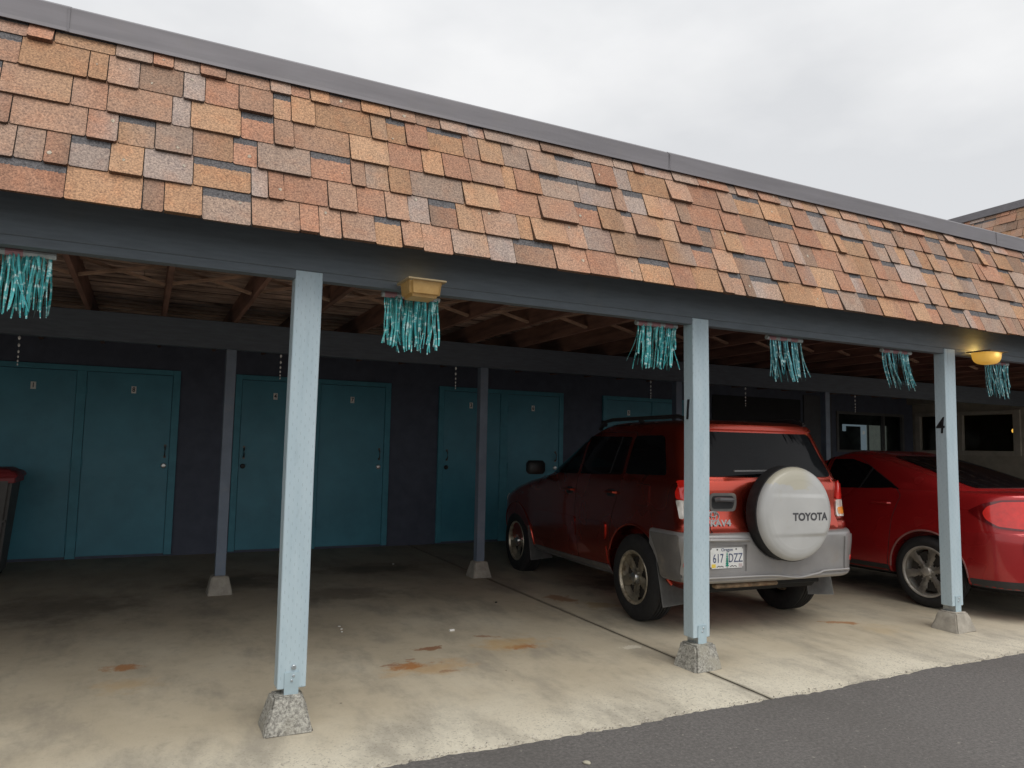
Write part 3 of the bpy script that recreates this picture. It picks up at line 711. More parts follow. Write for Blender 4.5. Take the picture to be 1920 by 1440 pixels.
# the bulb behind the lens: brightness falls off away from it
mp = lens_on.n('ShaderNodeMapRange'); mp.inputs['From Max'].default_value = .1; lens_on.l(rad, mp.inputs['Value'])
es = lens_on.ramp(mp.outputs[0], [(.0, (1.5, .95, .25)), (.3, (.55, .29, .035)), (1., (.20, .095, .010))])
lens_on.color((.6, .4, .12)); lens_on.l(es, lens_on.b.inputs['Emission Color']); lens_on.b.inputs['Emission Strength'].default_value = 1.; lens_on.b.inputs['Roughness'].default_value = .3
def lamp(x, lit, label):
    t = thing('eave_lamp', label, 'lamp', (x, -.178, 2.30), 0, 'lamps under the eave')
    if not lit: t.scale = (.86, 1, .95)
    fm = M('lamp flange', (.38, .29, .16), .5) if not lit else M('bronze lamp flange', (.07, .05, .03), .5)
    # the flange is a frame open towards the wall so light escapes up the fascia
    bm = NBM(); box(bm, -.125, .125, -.105, -.085, -.010, 0, .002); box(bm, -.125, -.105, -.0848, .098, -.010, 0); box(bm, .105, .125, -.0848, .098, -.010, 0)
    obj('flange', bm, fm, t)
    bm = NBM()
    if not lit:
        P = [(-.108, -.088, -.0105), (.108, -.088, -.0105), (.108, .096, -.0105), (-.108, .096, -.0105), (-.097, -.077, -.098), (.097, -.077, -.098), (.097, .088, -.098), (-.097, .088, -.098)]
        vs_ = [bm.verts.new(p) for p in P]
        for f in ((7, 6, 5, 4), (0, 1, 5, 4), (1, 2, 6, 5), (2, 3, 7, 6), (3, 0, 4, 7)): bm.faces.new([vs_[i] for i in f])
        bmesh.ops.bevel(bm, geom=[e for e in bm.edges if not e.is_boundary], offset=.018, segments=4, affect='EDGES')
        bm.normal_update(); obj('lens', bm, lens_off.m, t, True, 40)
    else:
        n = 28; rings = []
        for z, k in ((-.0105, 1), (-.035, .99), (-.06, .95), (-.085, .84), (-.1, .66), (-.107, .4)):
            rings.append([bm.verts.new((.108*k*math.copysign(abs(math.cos(a))**.55, math.cos(a)), .004+.09*k*math.copysign(abs(math.sin(a))**.55, math.sin(a)), z)) for a in [2*PI*i/n for i in range(n)]])
        for A, B in zip(rings, rings[1:]):
            for i in range(n): bm.faces.new((A[i], A[(i+1) % n], B[(i+1) % n], B[i]))
        bm.faces.new(rings[-1]); bmesh.ops.recalc_face_normals(bm, faces=bm.faces)
        obj('lens', bm, lens_on.m, t, True, 50)
    pd = bpy.data.lights.new('lamp_bulb', 'POINT'); pd.color = (1, .62, .16); pd.energy = 1.3 if lit else .12; pd.shadow_soft_size = .03
    po = bpy.data.objects.new('lamp_bulb', pd); COL.objects.link(po); po.parent = t; po.location = (0, .035, .0)
    return t
lamp(1.305, False, 'dusty unlit amber square lamp under the front beam near the leftmost post')
lamp(6.36, True, 'glowing yellow rounded lamp under the eave at the right of the post marked 4')

# ------------------------------------------------------------------ tinsel bird scarers
def tinsel_mat(name, a, b_, rough=.3):
    q = NB(name); at = q.n('ShaderNodeAttribute'); at.attribute_name = 'rib'
    c = q.mix(at.outputs['Fac'], a, b_); c = q.mix(q.step(q.noise(25, 2, .5, (1, 1, 2)), .5, .7), c, (.62, .85, .82))
    q.color(c); q.b.inputs['Metallic'].default_value = .55; q.b.inputs['Roughness'].default_value = rough
    q.b.inputs['Transmission Weight'].default_value = .0
    return q.m
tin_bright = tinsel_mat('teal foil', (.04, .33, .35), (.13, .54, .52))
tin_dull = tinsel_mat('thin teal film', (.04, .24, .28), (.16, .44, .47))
tube_m = M('clear plastic tube', (.45, .5, .5), .25, var=.2, vscale=20)
def tinsel(x0, x1, n, ln, drift, m, label, seed, y=.05, z=2.262, pink=True):
    t = thing('tinsel_hanger', label, 'tinsel', ((x0+x1)/2, y, z), 0, 'teal tinsel hangers under the front beam')
    rg = random.Random(seed); W = (x1-x0); bm = NBM()
    tube(bm, [(-W/2, 0, 0), (W/2, 0, 0)], .017, 10); obj('tube', bm, tube_m, t, True)
    for k in range(int(W/.11)):
        bm = NBM(); c = -W/2+.05+k*.11; lathe_pts = [(c+d, 0, 0) for d in (-.035, -.012, .012, .035)]; tube(bm, lathe_pts, [.0172, .0195, .0195, .0172], 10); obj('tie', bm, M('pink label wrap', (.42, .22, .24), .6) if pink else tube_m, t, True)
    bm = NBM(); lay = bm.loops.layers.float_color.new('rib')
    for k in range(n):
        x = -W/2+.02+(W-.03)*(k+rg.random())/n; L_ = ln*rg.uniform(.85, 1.06) if rg.random() < .85 else ln*rg.uniform(.45, .7)
        wd = rg.uniform(.0022, .0056); yy = rg.uniform(-.016, .016); dx = rg.gauss(0, .010)+drift*rg.uniform(.6, 1.1); dy = rg.gauss(0, .012)
        if rg.random() < .07: dx += rg.choice((-1, 1))*rg.uniform(.04, .1)
        ph = rg.uniform(0, 6); tw = rg.uniform(-1.1, 1.1); a0 = rg.uniform(-.7, .7); cv = rg.random(); prev = None; S_ = 9
        for i in range(S_+1):
            u = i/S_; p = Vector((x+dx*u**1.5+.005*math.sin(ph+u*5), yy+dy*u+.005*math.cos(ph+u*4), -.008-L_*u)); a = a0+tw*u
            e = Vector((math.cos(a), math.sin(a), 0))*wd*(.8 if i in (0, S_) else 1)
            q = (bm.verts.new(p-e), bm.verts.new(p+e))
            if prev:
                f = bm.faces.new((prev[0], prev[1], q[1], q[0]))
                for lp in f.loops: lp[lay] = (cv, cv, cv, 1)
            prev = q
    obj('streamers', bm, m, t, True, 80)
tinsel(-.74, -.415, 60, .285, 0.0, tin_bright, 'bright teal tinsel at the far left edge of the carport', 1)
tinsel(1.152, 1.497, 72, .30, .0, tin_bright, 'teal tinsel hanging behind the unlit amber lamp', 2)
tinsel(2.894, 3.235, 60, .29, -.02, tin_bright, 'teal tinsel beside the post marked 1', 3)
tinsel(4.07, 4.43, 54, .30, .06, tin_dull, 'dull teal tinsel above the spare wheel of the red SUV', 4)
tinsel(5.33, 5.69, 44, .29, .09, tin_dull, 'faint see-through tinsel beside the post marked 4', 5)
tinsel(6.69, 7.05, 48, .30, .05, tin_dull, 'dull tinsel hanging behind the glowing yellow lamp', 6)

# ------------------------------------------------------------------ bead strings under the inner beam
def beads(x, ln, label, y=3.33):
    t = thing('bead_string', label, 'bead string', (x, y, 2.283), 0, 'bead strings along the inner beam')
    bm = NBM(); zz = -.035; r = .0135; zs = []
    for k in range(6):
        zs.append((zz, r)); zz -= (ln-.05)*(.26, .22, .18, .15, .12, .1)[k]; r *= .88
    for z_, r_ in zs:
        bm = NBM(); bmesh.ops.create_icosphere(bm, subdivisions=2, radius=r_, matrix=Matrix.Translation((0, 0, z_)) @ Matrix.Diagonal((.8, .8, 1.3, 1))); obj('bead', bm, M('glint white bead', (.93, .93, .92), .15, 0, var=.03, coat=1), t, True)  # bead white stands in for glints of reflected sky
    bm = NBM(); tube(bm, [(0, 0, 0), (0, 0, zs[-1][0]-.004)], .0012, 5); obj('cord', bm, M('grey cord', (.2, .2, .2), .8), t)
beads(-.976, .29, 'string of white beads hanging above the door numbered 1')
beads(1.13, .28, 'string of white beads hanging above the door numbered 4')
beads(2.936, .28, 'string of white beads hanging above the door numbered 3')
beads(5.498, .26, 'string of white beads hanging above the door numbered 5')
beads(7.03, .29, 'string of faint beads hanging above the roof of the red SUV')
beads(9.118, .29, 'string of white beads hanging in front of the grey framed window')

# ------------------------------------------------------------------ bin
binn = thing('trash_bin', 'grey wheeled bin with a red lid at the left edge', 'bin', (-1.40, 4.95, fz(4.95)))
bm = NBM(); vs_ = box(bm, -.21, .21, -.24, .24, .03, .98, 0, taper=(-.07, -.07)); bmesh.ops.bevel(bm, geom=bm.edges[:], offset=.03, segments=3, affect='EDGES')
box(bm, -.245, .245, -.275, .275, .55, .575, .004)
obj('body', bm, M('grey bin plastic', (.10, .095, .09), .6), binn, True)
bm = NBM(); box(bm, -.33, .33, -.34, .33, .983, 1.045, .02, taper=(.03, .03)); box(bm, -.27, .27, -.30, .26, 1.045, 1.075, .01, taper=(.05, .05)); box(bm, -.30, .30, -.305, .305, .93, .983, .006)
obj('lid', bm, M('red bin lid', (.27, .035, .04), .5), binn, True)
bm = NBM(); tube(bm, [(-.25, .30, .9), (-.25, .36, .95), (.25, .36, .95), (.25, .30, .9)], .015, 8); obj('handle', bm, MATS['grey bin plastic'], binn, True)
for s in (-1, 1):
    bm = NBM(); lathe(bm, [(-.03, 0), (-.03, .11), (.03, .11), (.03, 0)], 'x', 20); obj('wheel', bm, rubber, binn, True, loc=(.15*s, .20, .11))

# ------------------------------------------------------------------ cars
def outline(lr, lf, hw, rr, rf, bowr, bowf, z, pinch=.97):
    """closed outline (w, l, z), starting rear centre and going round by the right"""
    P = []
    for i in range(6): t = i/6; P.append((t*(hw-rr), lr))
    for i in range(9): a = PI/2*i/8; P.append((hw-rr+rr*math.sin(a), lr+rr-rr*math.cos(a)))
    for i in range(1, 18): t = i/18; P.append((hw, lr+rr+(lf-rf-lr-rr)*t))
    for i in range(9): a = PI/2*i/8; P.append((hw-rf+rf*math.cos(a), lf-rf+rf*math.sin(a)))
    for i in range(1, 7): t = i/6; P.append(((hw-rf)*(1-t), lf))
    out = []
    mid = (lr+lf)/2; half = (lf-lr)/2
    for x, y in P:
        k = (y-mid)/half; x2 = x*(1-(1-pinch)*abs(k)**2.2)
        y2 = y + (bowr*(x/hw)**2 if k < -.6 else (-bowf*(x/hw)**2 if k > .6 else 0))
        out.append((x2, y2, z))
    out += [(-x, y, z) for x, y, z in out[-2:0:-1]]
    return out
def shell(slices, sub=4):
    """loft stacked outlines; slices = (z, lr, lf, hw, rr, rf, bowr, bowf)"""
    n = len(slices); S_ = []
    def tang(c, i):                        # monotone cubic tangents
        if i in (0, n-1): return 0. if n < 2 else ((slices[1][c]-slices[0][c])/(slices[1][0]-slices[0][0]) if i == 0 else (slices[-1][c]-slices[-2][c])/(slices[-1][0]-slices[-2][0]))
        a = (slices[i][c]-slices[i-1][c])/(slices[i][0]-slices[i-1][0]); b_ = (slices[i+1][c]-slices[i][c])/(slices[i+1][0]-slices[i][0])
        return 0. if a*b_ <= 0 else 2*a*b_/(a+b_)
    for i in range(n-1):
        h = slices[i+1][0]-slices[i][0]
        for k in range(sub):
            t = k/sub; row = [slices[i][0]+h*t]
            for c in range(1, 8):
                m0, m1 = tang(c, i)*h, tang(c, i+1)*h; p0, p1 = slices[i][c], slices[i+1][c]
                row.append((2*t**3-3*t*t+1)*p0 + (t**3-2*t*t+t)*m0 + (-2*t**3+3*t*t)*p1 + (t**3-t*t)*m1)
            S_.append(row)
    S_.append(list(slices[-1]))
    bm = NBM(); rings = []
    for s in S_:
        rings.append([bm.verts.new(p) for p in outline(s[1], s[2], s[3], s[4], s[5], s[6], s[7], s[0])])
    m = len(rings[0])
    for A, B in zip(rings, rings[1:]):
        for i in range(m): bm.faces.new((A[i], A[(i+1) % m], B[(i+1) % m], B[i]))
    h = m//2                                   # caps as strips across
    for ring, flip in ((rings[0], True), (rings[-1], False)):
        bm.faces.new((ring[0], ring[1], ring[m-1])); bm.faces.new((ring[h], ring[h+1], ring[h-1]))
        for i in range(1, h-1): bm.faces.new((ring[i], ring[i+1], ring[m-i-1], ring[m-i]))
    bmesh.ops.recalc_face_normals(bm, faces=bm.faces)
    return bm
def cut_arches(bm, wheels, r, hw, depth):
    me = bpy.data.meshes.new('tmp'); bm.to_mesh(me); bm.free()
    a = bpy.data.objects.new('tmp', me); COL.objects.link(a); me.materials.append(suv_red); extra = []
    for l, z in wheels:
        for s in (-1, 1):
            cb = NBM(); lathe(cb, [(0, 0), (0, r), (depth+.2, r), (depth+.2, 0)], 'x', 48); 
            for v in cb.verts: v.co = Vector((s*(hw-depth+v.co.x), l+v.co.y, z+v.co.z))
            bmesh.ops.recalc_face_normals(cb, faces=cb.faces)
            cm = bpy.data.meshes.new('tmpc'); cb.to_mesh(cm); cb.free(); cm.materials.append(dark_void)
            c = bpy.data.objects.new('tmpc', cm); COL.objects.link(c); extra.append(c)
            md = a.modifiers.new('b', 'BOOLEAN'); md.object = c; md.operation = 'DIFFERENCE'; md.solver = 'EXACT'; md.material_mode = 'TRANSFER'
    dg = bpy.context.evaluated_depsgraph_get(); out = bpy.data.meshes.new_from_object(a.evaluated_get(dg))
    for o in extra+[a]: bpy.data.objects.remove(o)
    b2 = NBM(); b2.from_mesh(out); names = [m_.name if m_ else '' for m_ in out.materials]; bpy.data.meshes.remove(out)
    dk = {i for i, n_ in enumerate(names) if n_ == dark_void.name}
    for f in b2.faces: f.material_index = 1 if f.material_index in dk else 0
    return b2
def wheel(parent, w_, l, z, side, r, wd, rr, spokes, rim_mat, twin=False, cap_m=None, dish=.03):
    """tyre with grooves; spoked rim and hub as sub-parts; side -1 faces left"""
    bm = NBM(); h = wd/2
    prof = [(-h+.012, rr-.012), (-h, rr+.004), (-h-.004, rr+.03), (-h-.006, (rr+r)/2), (-h+.004, r-.028), (-h+.022, r-.008)]
    g = []
    for k in range(5):
        a = -h+.03+(wd-.06)*k/5; b_ = a+(wd-.06)/5
        g += [(a, r), (b_-.011, r), (b_-.009, r-.009), (b_-.002, r-.009)]
    prof += g + [(h-.022, r-.008), (h-.004, r-.028), (h+.006, (rr+r)/2), (h+.004, rr+.03), (h, rr+.004), (h-.012, rr-.012), (-h+.012, rr-.012)]
    lathe(bm, prof, 'x', 64)
    ty = obj('wheel', bm, rubber, parent, True, 40, (w_, l, z))
    # rim barrel, lip and spoked face, all towards `side`
    o_ = h*side
    bm = NBM()
    lip = [(o_-.000*side, rr+.004), (o_+.004*side, rr+.002), (o_+.003*side, rr-.010), (o_-.010*side, rr-.016), (o_-.13*side, rr-.03)]
    lathe(bm, lip, 'x', 64)
    N_ = spokes*16; R_ = [.028, .05, .075, .10, .13, .16, rr-.028, rr-.012]
    def dz(rad): return o_ - side*(.012+dish*(1-rad/rr)**.8)
    grid = [[bm.verts.new((dz(R_[i]), R_[i]*math.cos(2*PI*k/N_+.3), R_[i]*math.sin(2*PI*k/N_+.3))) for k in range(N_)] for i in range(len(R_))]
    keep = []
    for i in range(len(R_)-1):
        for k in range(N_):
            ph = (k+.5) % 16
            d = abs(ph-8)
            hwid = (8.1, 8.1, 6.4, 4.6, 3.7, 3.4, 8.1)[i] if not twin else (8.1, 8.1, 6., 4.4, 3.7, 3.3, 8.1)[i]
            if d < hwid:
                f = bm.faces.new((grid[i][k], grid[i][(k+1) % N_], grid[i+1][(k+1) % N_], grid[i+1][k])); keep.append(f)
    r_ = bmesh.ops.solidify(bm, geom=keep, thickness=.022)
    # centre-raised spokes
    for v in bm.verts:
        rad = math.hypot(v.co.y, v.co.z)
        if .07 < rad < rr-.03:
            ph = ((math.atan2(v.co.z, v.co.y)-.3) % (2*PI))*N_/(2*PI) % 16; d = abs(ph-8)
            if abs(v.co.x-dz(rad)) < .004: v.co.x -= side*.009*min(1, d/3.6)**2
    bmesh.ops.recalc_face_normals(bm, faces=bm.faces)
    obj('rim', bm, rim_mat, ty, True, 30)
    bm = NBM(); lathe(bm, [(o_-.06*side, .0), (o_-.06*side, rr-.05), (o_-.10*side, rr-.045)], 'x', 32); obj('brake', bm, M('brake disc', (.05, .045, .04), .7, .3, var=.4, vscale=20), ty, True)
    bm = NBM(); lathe(bm, [(o_-.035*side, .048), (o_-.012*side, .044), (o_-.002*side, .036), (o_+.002*side, .02), (o_+.002*side, 0)], 'x', 24)
    if not twin: 
        for k in range(5):
            a = 2*PI*k/5; b2 = NBM(); lathe(b2, [(o_-.03*side, .011), (o_-.008*side, .011), (o_-.004*side, 0)], 'x', 6)
            for v in b2.verts: v.co += Vector((0, .06*math.cos(a), .06*math.sin(a)))
            me = bpy.data.meshes.new('t'); b2.to_mesh(me); bm.from_mesh(me); b2.free(); bpy.data.meshes.remove(me)
    else:
        for k in range(6):
            a = 2*PI*k/6; b2 = NBM(); lathe(b2, [(o_-.03*side, .010), (o_-.014*side, .010), (o_-.012*side, 0)], 'x', 8)
            for v in b2.verts: v.co += Vector((0, .055*math.cos(a), .055*math.sin(a)))
            me = bpy.data.meshes.new('t'); b2.to_mesh(me); bm.from_mesh(me); b2.free(); bpy.data.meshes.remove(me)
    obj('hub_cap', bm, cap_m or rim_mat, ty, True)
    return ty
def arch_lip(parent, side, hw, l, z, r, m, bvh, a0=-.12, a1=PI+.12, wd=.012):
    bm = NBM(); pts = []
    for k in range(33):
        a = a0+(a1-a0)*k/32; y, zz = l+math.cos(a)*r, z+math.sin(a)*r
        h, n_, _, _ = bvh.ray_cast(Vector((3*side, y, zz+.008)), Vector((-side, 0, 0)))
        x = h.x if h is not None else pts[-1][0]+.002*side if pts else side*hw
        pts.append((x-.002*side, y, zz))
    tube(bm, pts, wd, 8); return obj('wheel_arch', bm, m, parent, True, 60)

def build_suv():
    c = thing('suv', 'red SUV parked rear out with grey spare wheel cover and silver bumper', 'car', (4.535, 1.12, fz(1.12)+.0), -.068)
    tilt = part_empty
    #        z    lr     lf    hw   rr   rf  bowr bowf
    low = [(.29, -.40, 3.00, .70, .20, .35, .02, .1), (.325, -.48, 3.08, .79, .20, .35, .03, .1), (.42, -.60, 3.18, .828, .17, .36, .03, .1), (.60, -.70, 3.22, .852, .15, .38, .035, .1),
           (.775, -.740, 3.22, .862, .14, .40, .04, .12), (.80, -.755, 3.21, .862, .14, .40, .04, .12), (.84, -.752, 3.19, .861, .14, .4, .04, .14), (.885, -.722, 3.14, .858, .13, .42, .04, .16), (.95, -.712, 3.04, .852, .13, .45, .04, .2),
           (1.02, -.712, 2.85, .845, .13, .5, .04, .25), (1.10, -.714, 2.4, .835, .13, .5, .04, .25), (1.155, -.712, 2.05, .822, .12, .45, .04, .2), (1.19, -.695, 1.98, .805, .12, .4, .04, .18)]
    up = [(1.10, -.69, 2.12, .815, .12, .30, .04, .22), (1.185, -.688, 2.0, .803, .12, .30, .04, .22), (1.22, -.675, 1.93, .795, .12, .30, .04, .22), (1.36, -.61, 1.64, .762, .12, .28, .04, .2), (1.51, -.55, 1.34, .722, .12, .26, .04, .18), (1.58, -.525, 1.16, .695, .12, .25, .04, .16), (1.62, -.51, 1.02, .66, .12, .24, .04, .14), (1.65, -.46, .84, .58, .12, .22, .03, .12), (1.668, -.3, .58, .42, .1, .2, .02, .1)]
    bm = cut_arches(shell(low), [(0, .36), (2.49, .36)], .425, .87, .34)
    b2 = shell(up); me = bpy.data.meshes.new('t'); b2.to_mesh(me); b2.free(); bm.from_mesh(me); bpy.data.meshes.remove(me)
    bvh = BVHTree.FromBMesh(bm)
    obj('body', bm, [suv_red, dark_void], c, True, 40)
    bm = NBM(); box(bm, -.60, .60, -.55, 3.0, .30, .40, .03); box(bm, -.5, .5, -.68, -.55, .36, .42, .01); obj('underbody', bm, dark_void, c)
    bm = NBM(); box(bm, -.58, .02, -.745, -.68, .372, .404, .012); obj('rear_crossmember', bm, rust_m, c, True)
    bm = NBM(); tube(bm, [(-.65, 0, .355), (.65, 0, .355)], .04, 12); box(bm, .1, .36, -.12, .12, .25, .43, .05); obj('axle', bm, M('dark axle steel', (.035, .033, .03), .8, .3), c, True)
    for s in (-1, 1):
        for l in (0, 2.49):
            wheel(c, s*.742, l, .352, s, .352, .205, .216, 5, rim_gold if l == 0 else rim_gold, False, chrome)
            arch_lip(c, s, .862, l, .36, .427, suv_red, bvh, .05 if l else .42, PI-.0, .012)
    # doors, glass and trim on the two sides
    for s in (-1, 1):
        rd = leaf('door', bvh, rpoly([(.395, .40), (.99, .37), (1.015, 1.1), (.97, 1.555), (.14, 1.555), (.20, 1.16), (.30, .92), (.36, .75)], .035), 'x', s, suv_red, c)
        fd = leaf('door', bvh, rpoly([(1.0, .37), (1.99, .38), (2.02, .95), (1.965, 1.13), (1.30, 1.55), (.98, 1.555), (1.025, 1.1)], .03), 'x', s, suv_red, c)
        panel('window', bvh, rpoly([(.245, 1.185), (.20, 1.515), (.955, 1.525), (.995, 1.165)], .03), 'x', s, .009, glass_dark, rd)
        panel('window', bvh, rpoly([(1.05, 1.165), (1.005, 1.525), (1.27, 1.515), (1.90, 1.15)], .03), 'x', s, .009, glass_dark, fd)
        panel('window_bar', bvh, [(.43, 1.188), (.45, 1.188), (.36, 1.518), (.34, 1.518)], 'x', s, .012, trim_black, rd)
        panel('moulding', bvh, rpoly([(.445, .60), (.985, .58), (.985, .76), (.42, .76)], .05), 'x', s, .014, suv_red, rd)
        panel('moulding', bvh, rpoly([(1.0, .58), (1.97, .58), (1.97, .76), (1.0, .76)], .05), 'x', s, .014, suv_red, fd)
        panel('quarter_window', bvh, rpoly([(-.40, 1.205), (-.265, 1.525), (.15, 1.525), (.195, 1.195)], .045), 'x', s, .006, glass_dark, c)
        panel('sill', bvh, rpoly([(.43, .27), (2.06, .27), (2.06, .37), (.43, .385)], .03), 'x', s, .014, clad, c)
        for d_, l0, z0 in ((rd, .36, 1.02), (fd, 1.15, 1.0)):
            panel('handle_recess', bvh, rpoly([(l0-.07, z0-.03), (l0+.07, z0-.03), (l0+.07, z0+.035), (l0-.07, z0+.035)], .03), 'x', s, .006, trim_black, d_)
            h, n_, _, _ = bvh.ray_cast(Vector((3*s, l0, z0)), Vector((-s, 0, 0))); x = h.x
            bm = NBM(); tube(bm, [(x, l0-.085, z0+.01), (x+.028*s, l0-.07, z0+.012), (x+.032*s, l0, z0+.014), (x+.028*s, l0+.07, z0+.012), (x, l0+.085, z0+.01)], .011, 8); obj('door_handle', bm, suv_red, d_, True)
        # wrap-round tail lamp
        tl = panel('tail_light', bvh, rpoly([(-.645, 1.03), (-.645, 1.165), (-.60, 1.175), (-.565, 1.09), (-.575, 1.03)], .03), 'x', s, .012, lamp_red, c)
        panel('tail_light', bvh, rpoly([(-.645, .885), (-.645, 1.025), (-.575, 1.025), (-.60, .95), (-.62, .885)], .02), 'x', s, .012, lamp_clear, c)
        bm = NBM()
        # mirror
        mm = NBM(); box(mm, -.10, .10, -.06, .05, -.07, .075, .03)
        for v in mm.verts: v.co += Vector((s*.93, 1.80, 1.20))
        bmesh.ops.recalc_face_normals(mm, faces=mm.faces); mi = obj('mirror', mm, trim_black, fd, True, 60)
        # mud flaps
        for l in (0, 2.49):
            mf = NBM(); P = [(s*.875, l-.385, .56), (s*.62, l-.385, .56), (s*.60, l-.45, .215), (s*.868, l-.47, .20)]
            for q in P: mf.verts.new(q)
            mf.faces.new(mf.verts[:]); bmesh.ops.solidify(mf, geom=mf.faces[:], thickness=.012); bmesh.ops.bevel(mf, geom=mf.edges[:], offset=.004, segments=2, affect='EDGES'); obj('mud_flap', mf, flap_grey, c)
        # roof rail
        rr_ = NBM(); pts = []
        for k in range(13):
            l = -.42+1.42*k/12; zz = 1.685 - .05*max(0, (l-.75)/.25)**2 - (.035 if k in (0, 12) else 0); pts.append((s*.60, l, zz))
        tube(rr_, pts, .017, 8)
        for l in (-.40, .25, .92): beam(rr_, (s*.60, l-.03, 1.635), (s*.60, l+.03, 1.672), .03, .03)
        obj('roof_rail', rr_, M('black roof rail', (.025, .025, .026), .45), c, True)
        bm.free()
    leaf('fuel_door', bvh, rpoly([(-.22, .95), (-.03, .95), (-.03, 1.12), (-.22, 1.12)], .025), 'x', -1, suv_red, c, .003)
    panel('windscreen', bvh, rpoly([(-.66, 1.16), (.66, 1.16), (.56, 1.53), (-.56, 1.53)], .04), 'y', 1, .006, glass_dark, c)
    # rear: lower tailgate skin with its pressed edge, glass, handle, badges
    tg = leaf('tailgate', bvh, rpoly([(-.615, .79), (.655, .79), (.655, 1.17), (.60, 1.575), (-.60, 1.575), (-.66, 1.17)], .03), 'y', -1, suv_red, c)
    rw = panel('rear_window', bvh, rpoly([(-.66, 1.205), (.66, 1.205), (.555, 1.556), (-.555, 1.556)], .045), 'y', -1, .012, glass_dark, tg)
    bm = NBM(); beam(bm, (-.40, -.735, 1.255), (.12, -.715, 1.262), .016, .012); beam(bm, (.12, -.715, 1.262), (.20, -.735, 1.235), .04, .03); obj('wiper', bm, M('worn wiper', (.16, .16, .16), .6), rw)
    panel('high_brake_light', bvh, rpoly([(-.07, 1.60), (.07, 1.60), (.07, 1.615), (-.07, 1.615)], .006), 'y', -1, .01, lamp_dark, c)
    sp = NBM(); 
    P = []
    panel('roof_spoiler', bvh, rpoly([(-.60, 1.575), (.60, 1.575), (.56, 1.612), (-.56, 1.612)], .015), 'y', -1, .022, suv_red, c)
    hr = panel('handle_surround', bvh, rpoly([(-.60, .945), (-.375, .945), (-.36, 1.0), (-.365, 1.085), (-.60, 1.085)], .035), 'y', -1, .012, clad, tg)
    panel('handle_recess', bvh, rpoly([(-.585, .965), (-.40, .965), (-.385, 1.0), (-.39, 1.065), (-.585, 1.065)], .03), 'y', -1, .014, trim_black, tg)
    bm = NBM(); tube(bm, [(-.57, -.728, 1.035), (-.55, -.752, 1.04), (-.43, -.752, 1.035), (-.41, -.728, 1.03)], .016, 8); obj('handle', bm, M('grey handle', (.10, .10, .105), .45), tg, True)
    # maker's emblem: three ovals; model name beside it
    bm = NBM(); y = 0
    for rx_, rz_ in ((.052, .036), (.018, .034)):
        tube(bm, [(-.575+rx_*math.cos(a), y, .86+.0+rz_*math.sin(a)) for a in [2*PI*k/28 for k in range(29)]], .0042, 6, False)
    tube(bm, [(-.575+.033*math.cos(a), y, .874+.018*math.sin(a)) for a in [2*PI*k/24 for k in range(25)]], .0038, 6, False)
    for v in bm.verts: v.co.z += .05
    drop(bm, bvh, .009)
    obj('badge', bm, M('chrome badge', (.36, .36, .36), .5, .2), tg, True)
    bm = text_bm('RAV4', .062, .003, .35, 1.25, .002); move(bm, (-.535, 0, .858)); drop(bm, bvh, .0085); obj('model_lettering', bm, MATS['chrome badge'], tg)
    # bumper that wraps to the wheel arches
    bs = [(.405, -.70, .5, .80, .18, .1, .03, 0), (.415, -.775, .5, .842, .19, .1, .035, 0), (.44, -.80, .5, .862, .19, .1, .035, 0), (.452, -.80, .5, .866, .19, .1, .035, 0), (.455, -.785, .5, .866, .19, .1, .035, 0), (.60, -.79, .5, .878, .18, .1, .04, 0), (.715, -.80, .5, .884, .17, .1, .045, 0), (.755, -.80, .5, .882, .17, .1, .045, 0), (.785, -.775, .5, .874, .16, .1, .045, 0), (.792, -.70, .5, .83, .15, .1, .04, 0)]
    bm = shell(bs, 3)
    bmesh.ops.bisect_plane(bm, geom=bm.verts[:]+bm.edges[:]+bm.faces[:], plane_co=(0, -.30, 0), plane_no=(0, 1, 0), clear_outer=True)
    # the front edge follows the wheel arch
    me = bpy.data.meshes.new('t'); bm.to_mesh(me); bm.free(); a = bpy.data.objects.new('t', me); COL.objects.link(a); me.materials.append(silver); ex = []
    cb = NBM(); lathe(cb, [(-1.2, 0), (-1.2, .432), (1.2, .432), (1.2, 0)], 'x', 48)
    for v in cb.verts: v.co += Vector((0, 0, .36))
    bmesh.ops.recalc_face_normals(cb, faces=cb.faces); cm = bpy.data.meshes.new('t2'); cb.to_mesh(cm); cb.free(); cm.materials.append(clad); co_ = bpy.data.objects.new('t2', cm); COL.objects.link(co_)
    md = a.modifiers.new('b', 'BOOLEAN'); md.object = co_; md.operation = 'DIFFERENCE'; md.solver = 'EXACT'
    # recess for the number plate
    c3 = NBM(); box(c3, -.71, -.325, -1.0, -.772, .50, .70); m3 = bpy.data.meshes.new('t3'); c3.to_mesh(m3); c3.free(); m3.materials.append(clad); o3 = bpy.data.objects.new('t3', m3); COL.objects.link(o3)
    md = a.modifiers.new('b2', 'BOOLEAN'); md.object = o3; md.operation = 'DIFFERENCE'; md.solver = 'EXACT'
    # scoop that clears the spare wheel
    c4 = NBM(); lathe(c4, [(-1.2, 0), (-1.2, .395), (-.768, .36), (-.768, 0)], 'y', 48)
    for v in c4.verts: v.co += Vector((.02, 0, .93))
    bmesh.ops.recalc_face_normals(c4, faces=c4.faces); m4 = bpy.data.meshes.new('t4'); c4.to_mesh(m4); c4.free(); m4.materials.append(clad); o4 = bpy.data.objects.new('t4', m4); COL.objects.link(o4)
    md = a.modifiers.new('b3', 'BOOLEAN'); md.object = o4; md.operation = 'DIFFERENCE'; md.solver = 'EXACT'
    dg = bpy.context.evaluated_depsgraph_get(); out = bpy.data.meshes.new_from_object(a.evaluated_get(dg))
    for o in (a, co_, o3, o4): bpy.data.objects.remove(o)
    b5 = NBM(); b5.from_mesh(out); bpy.data.meshes.remove(out)
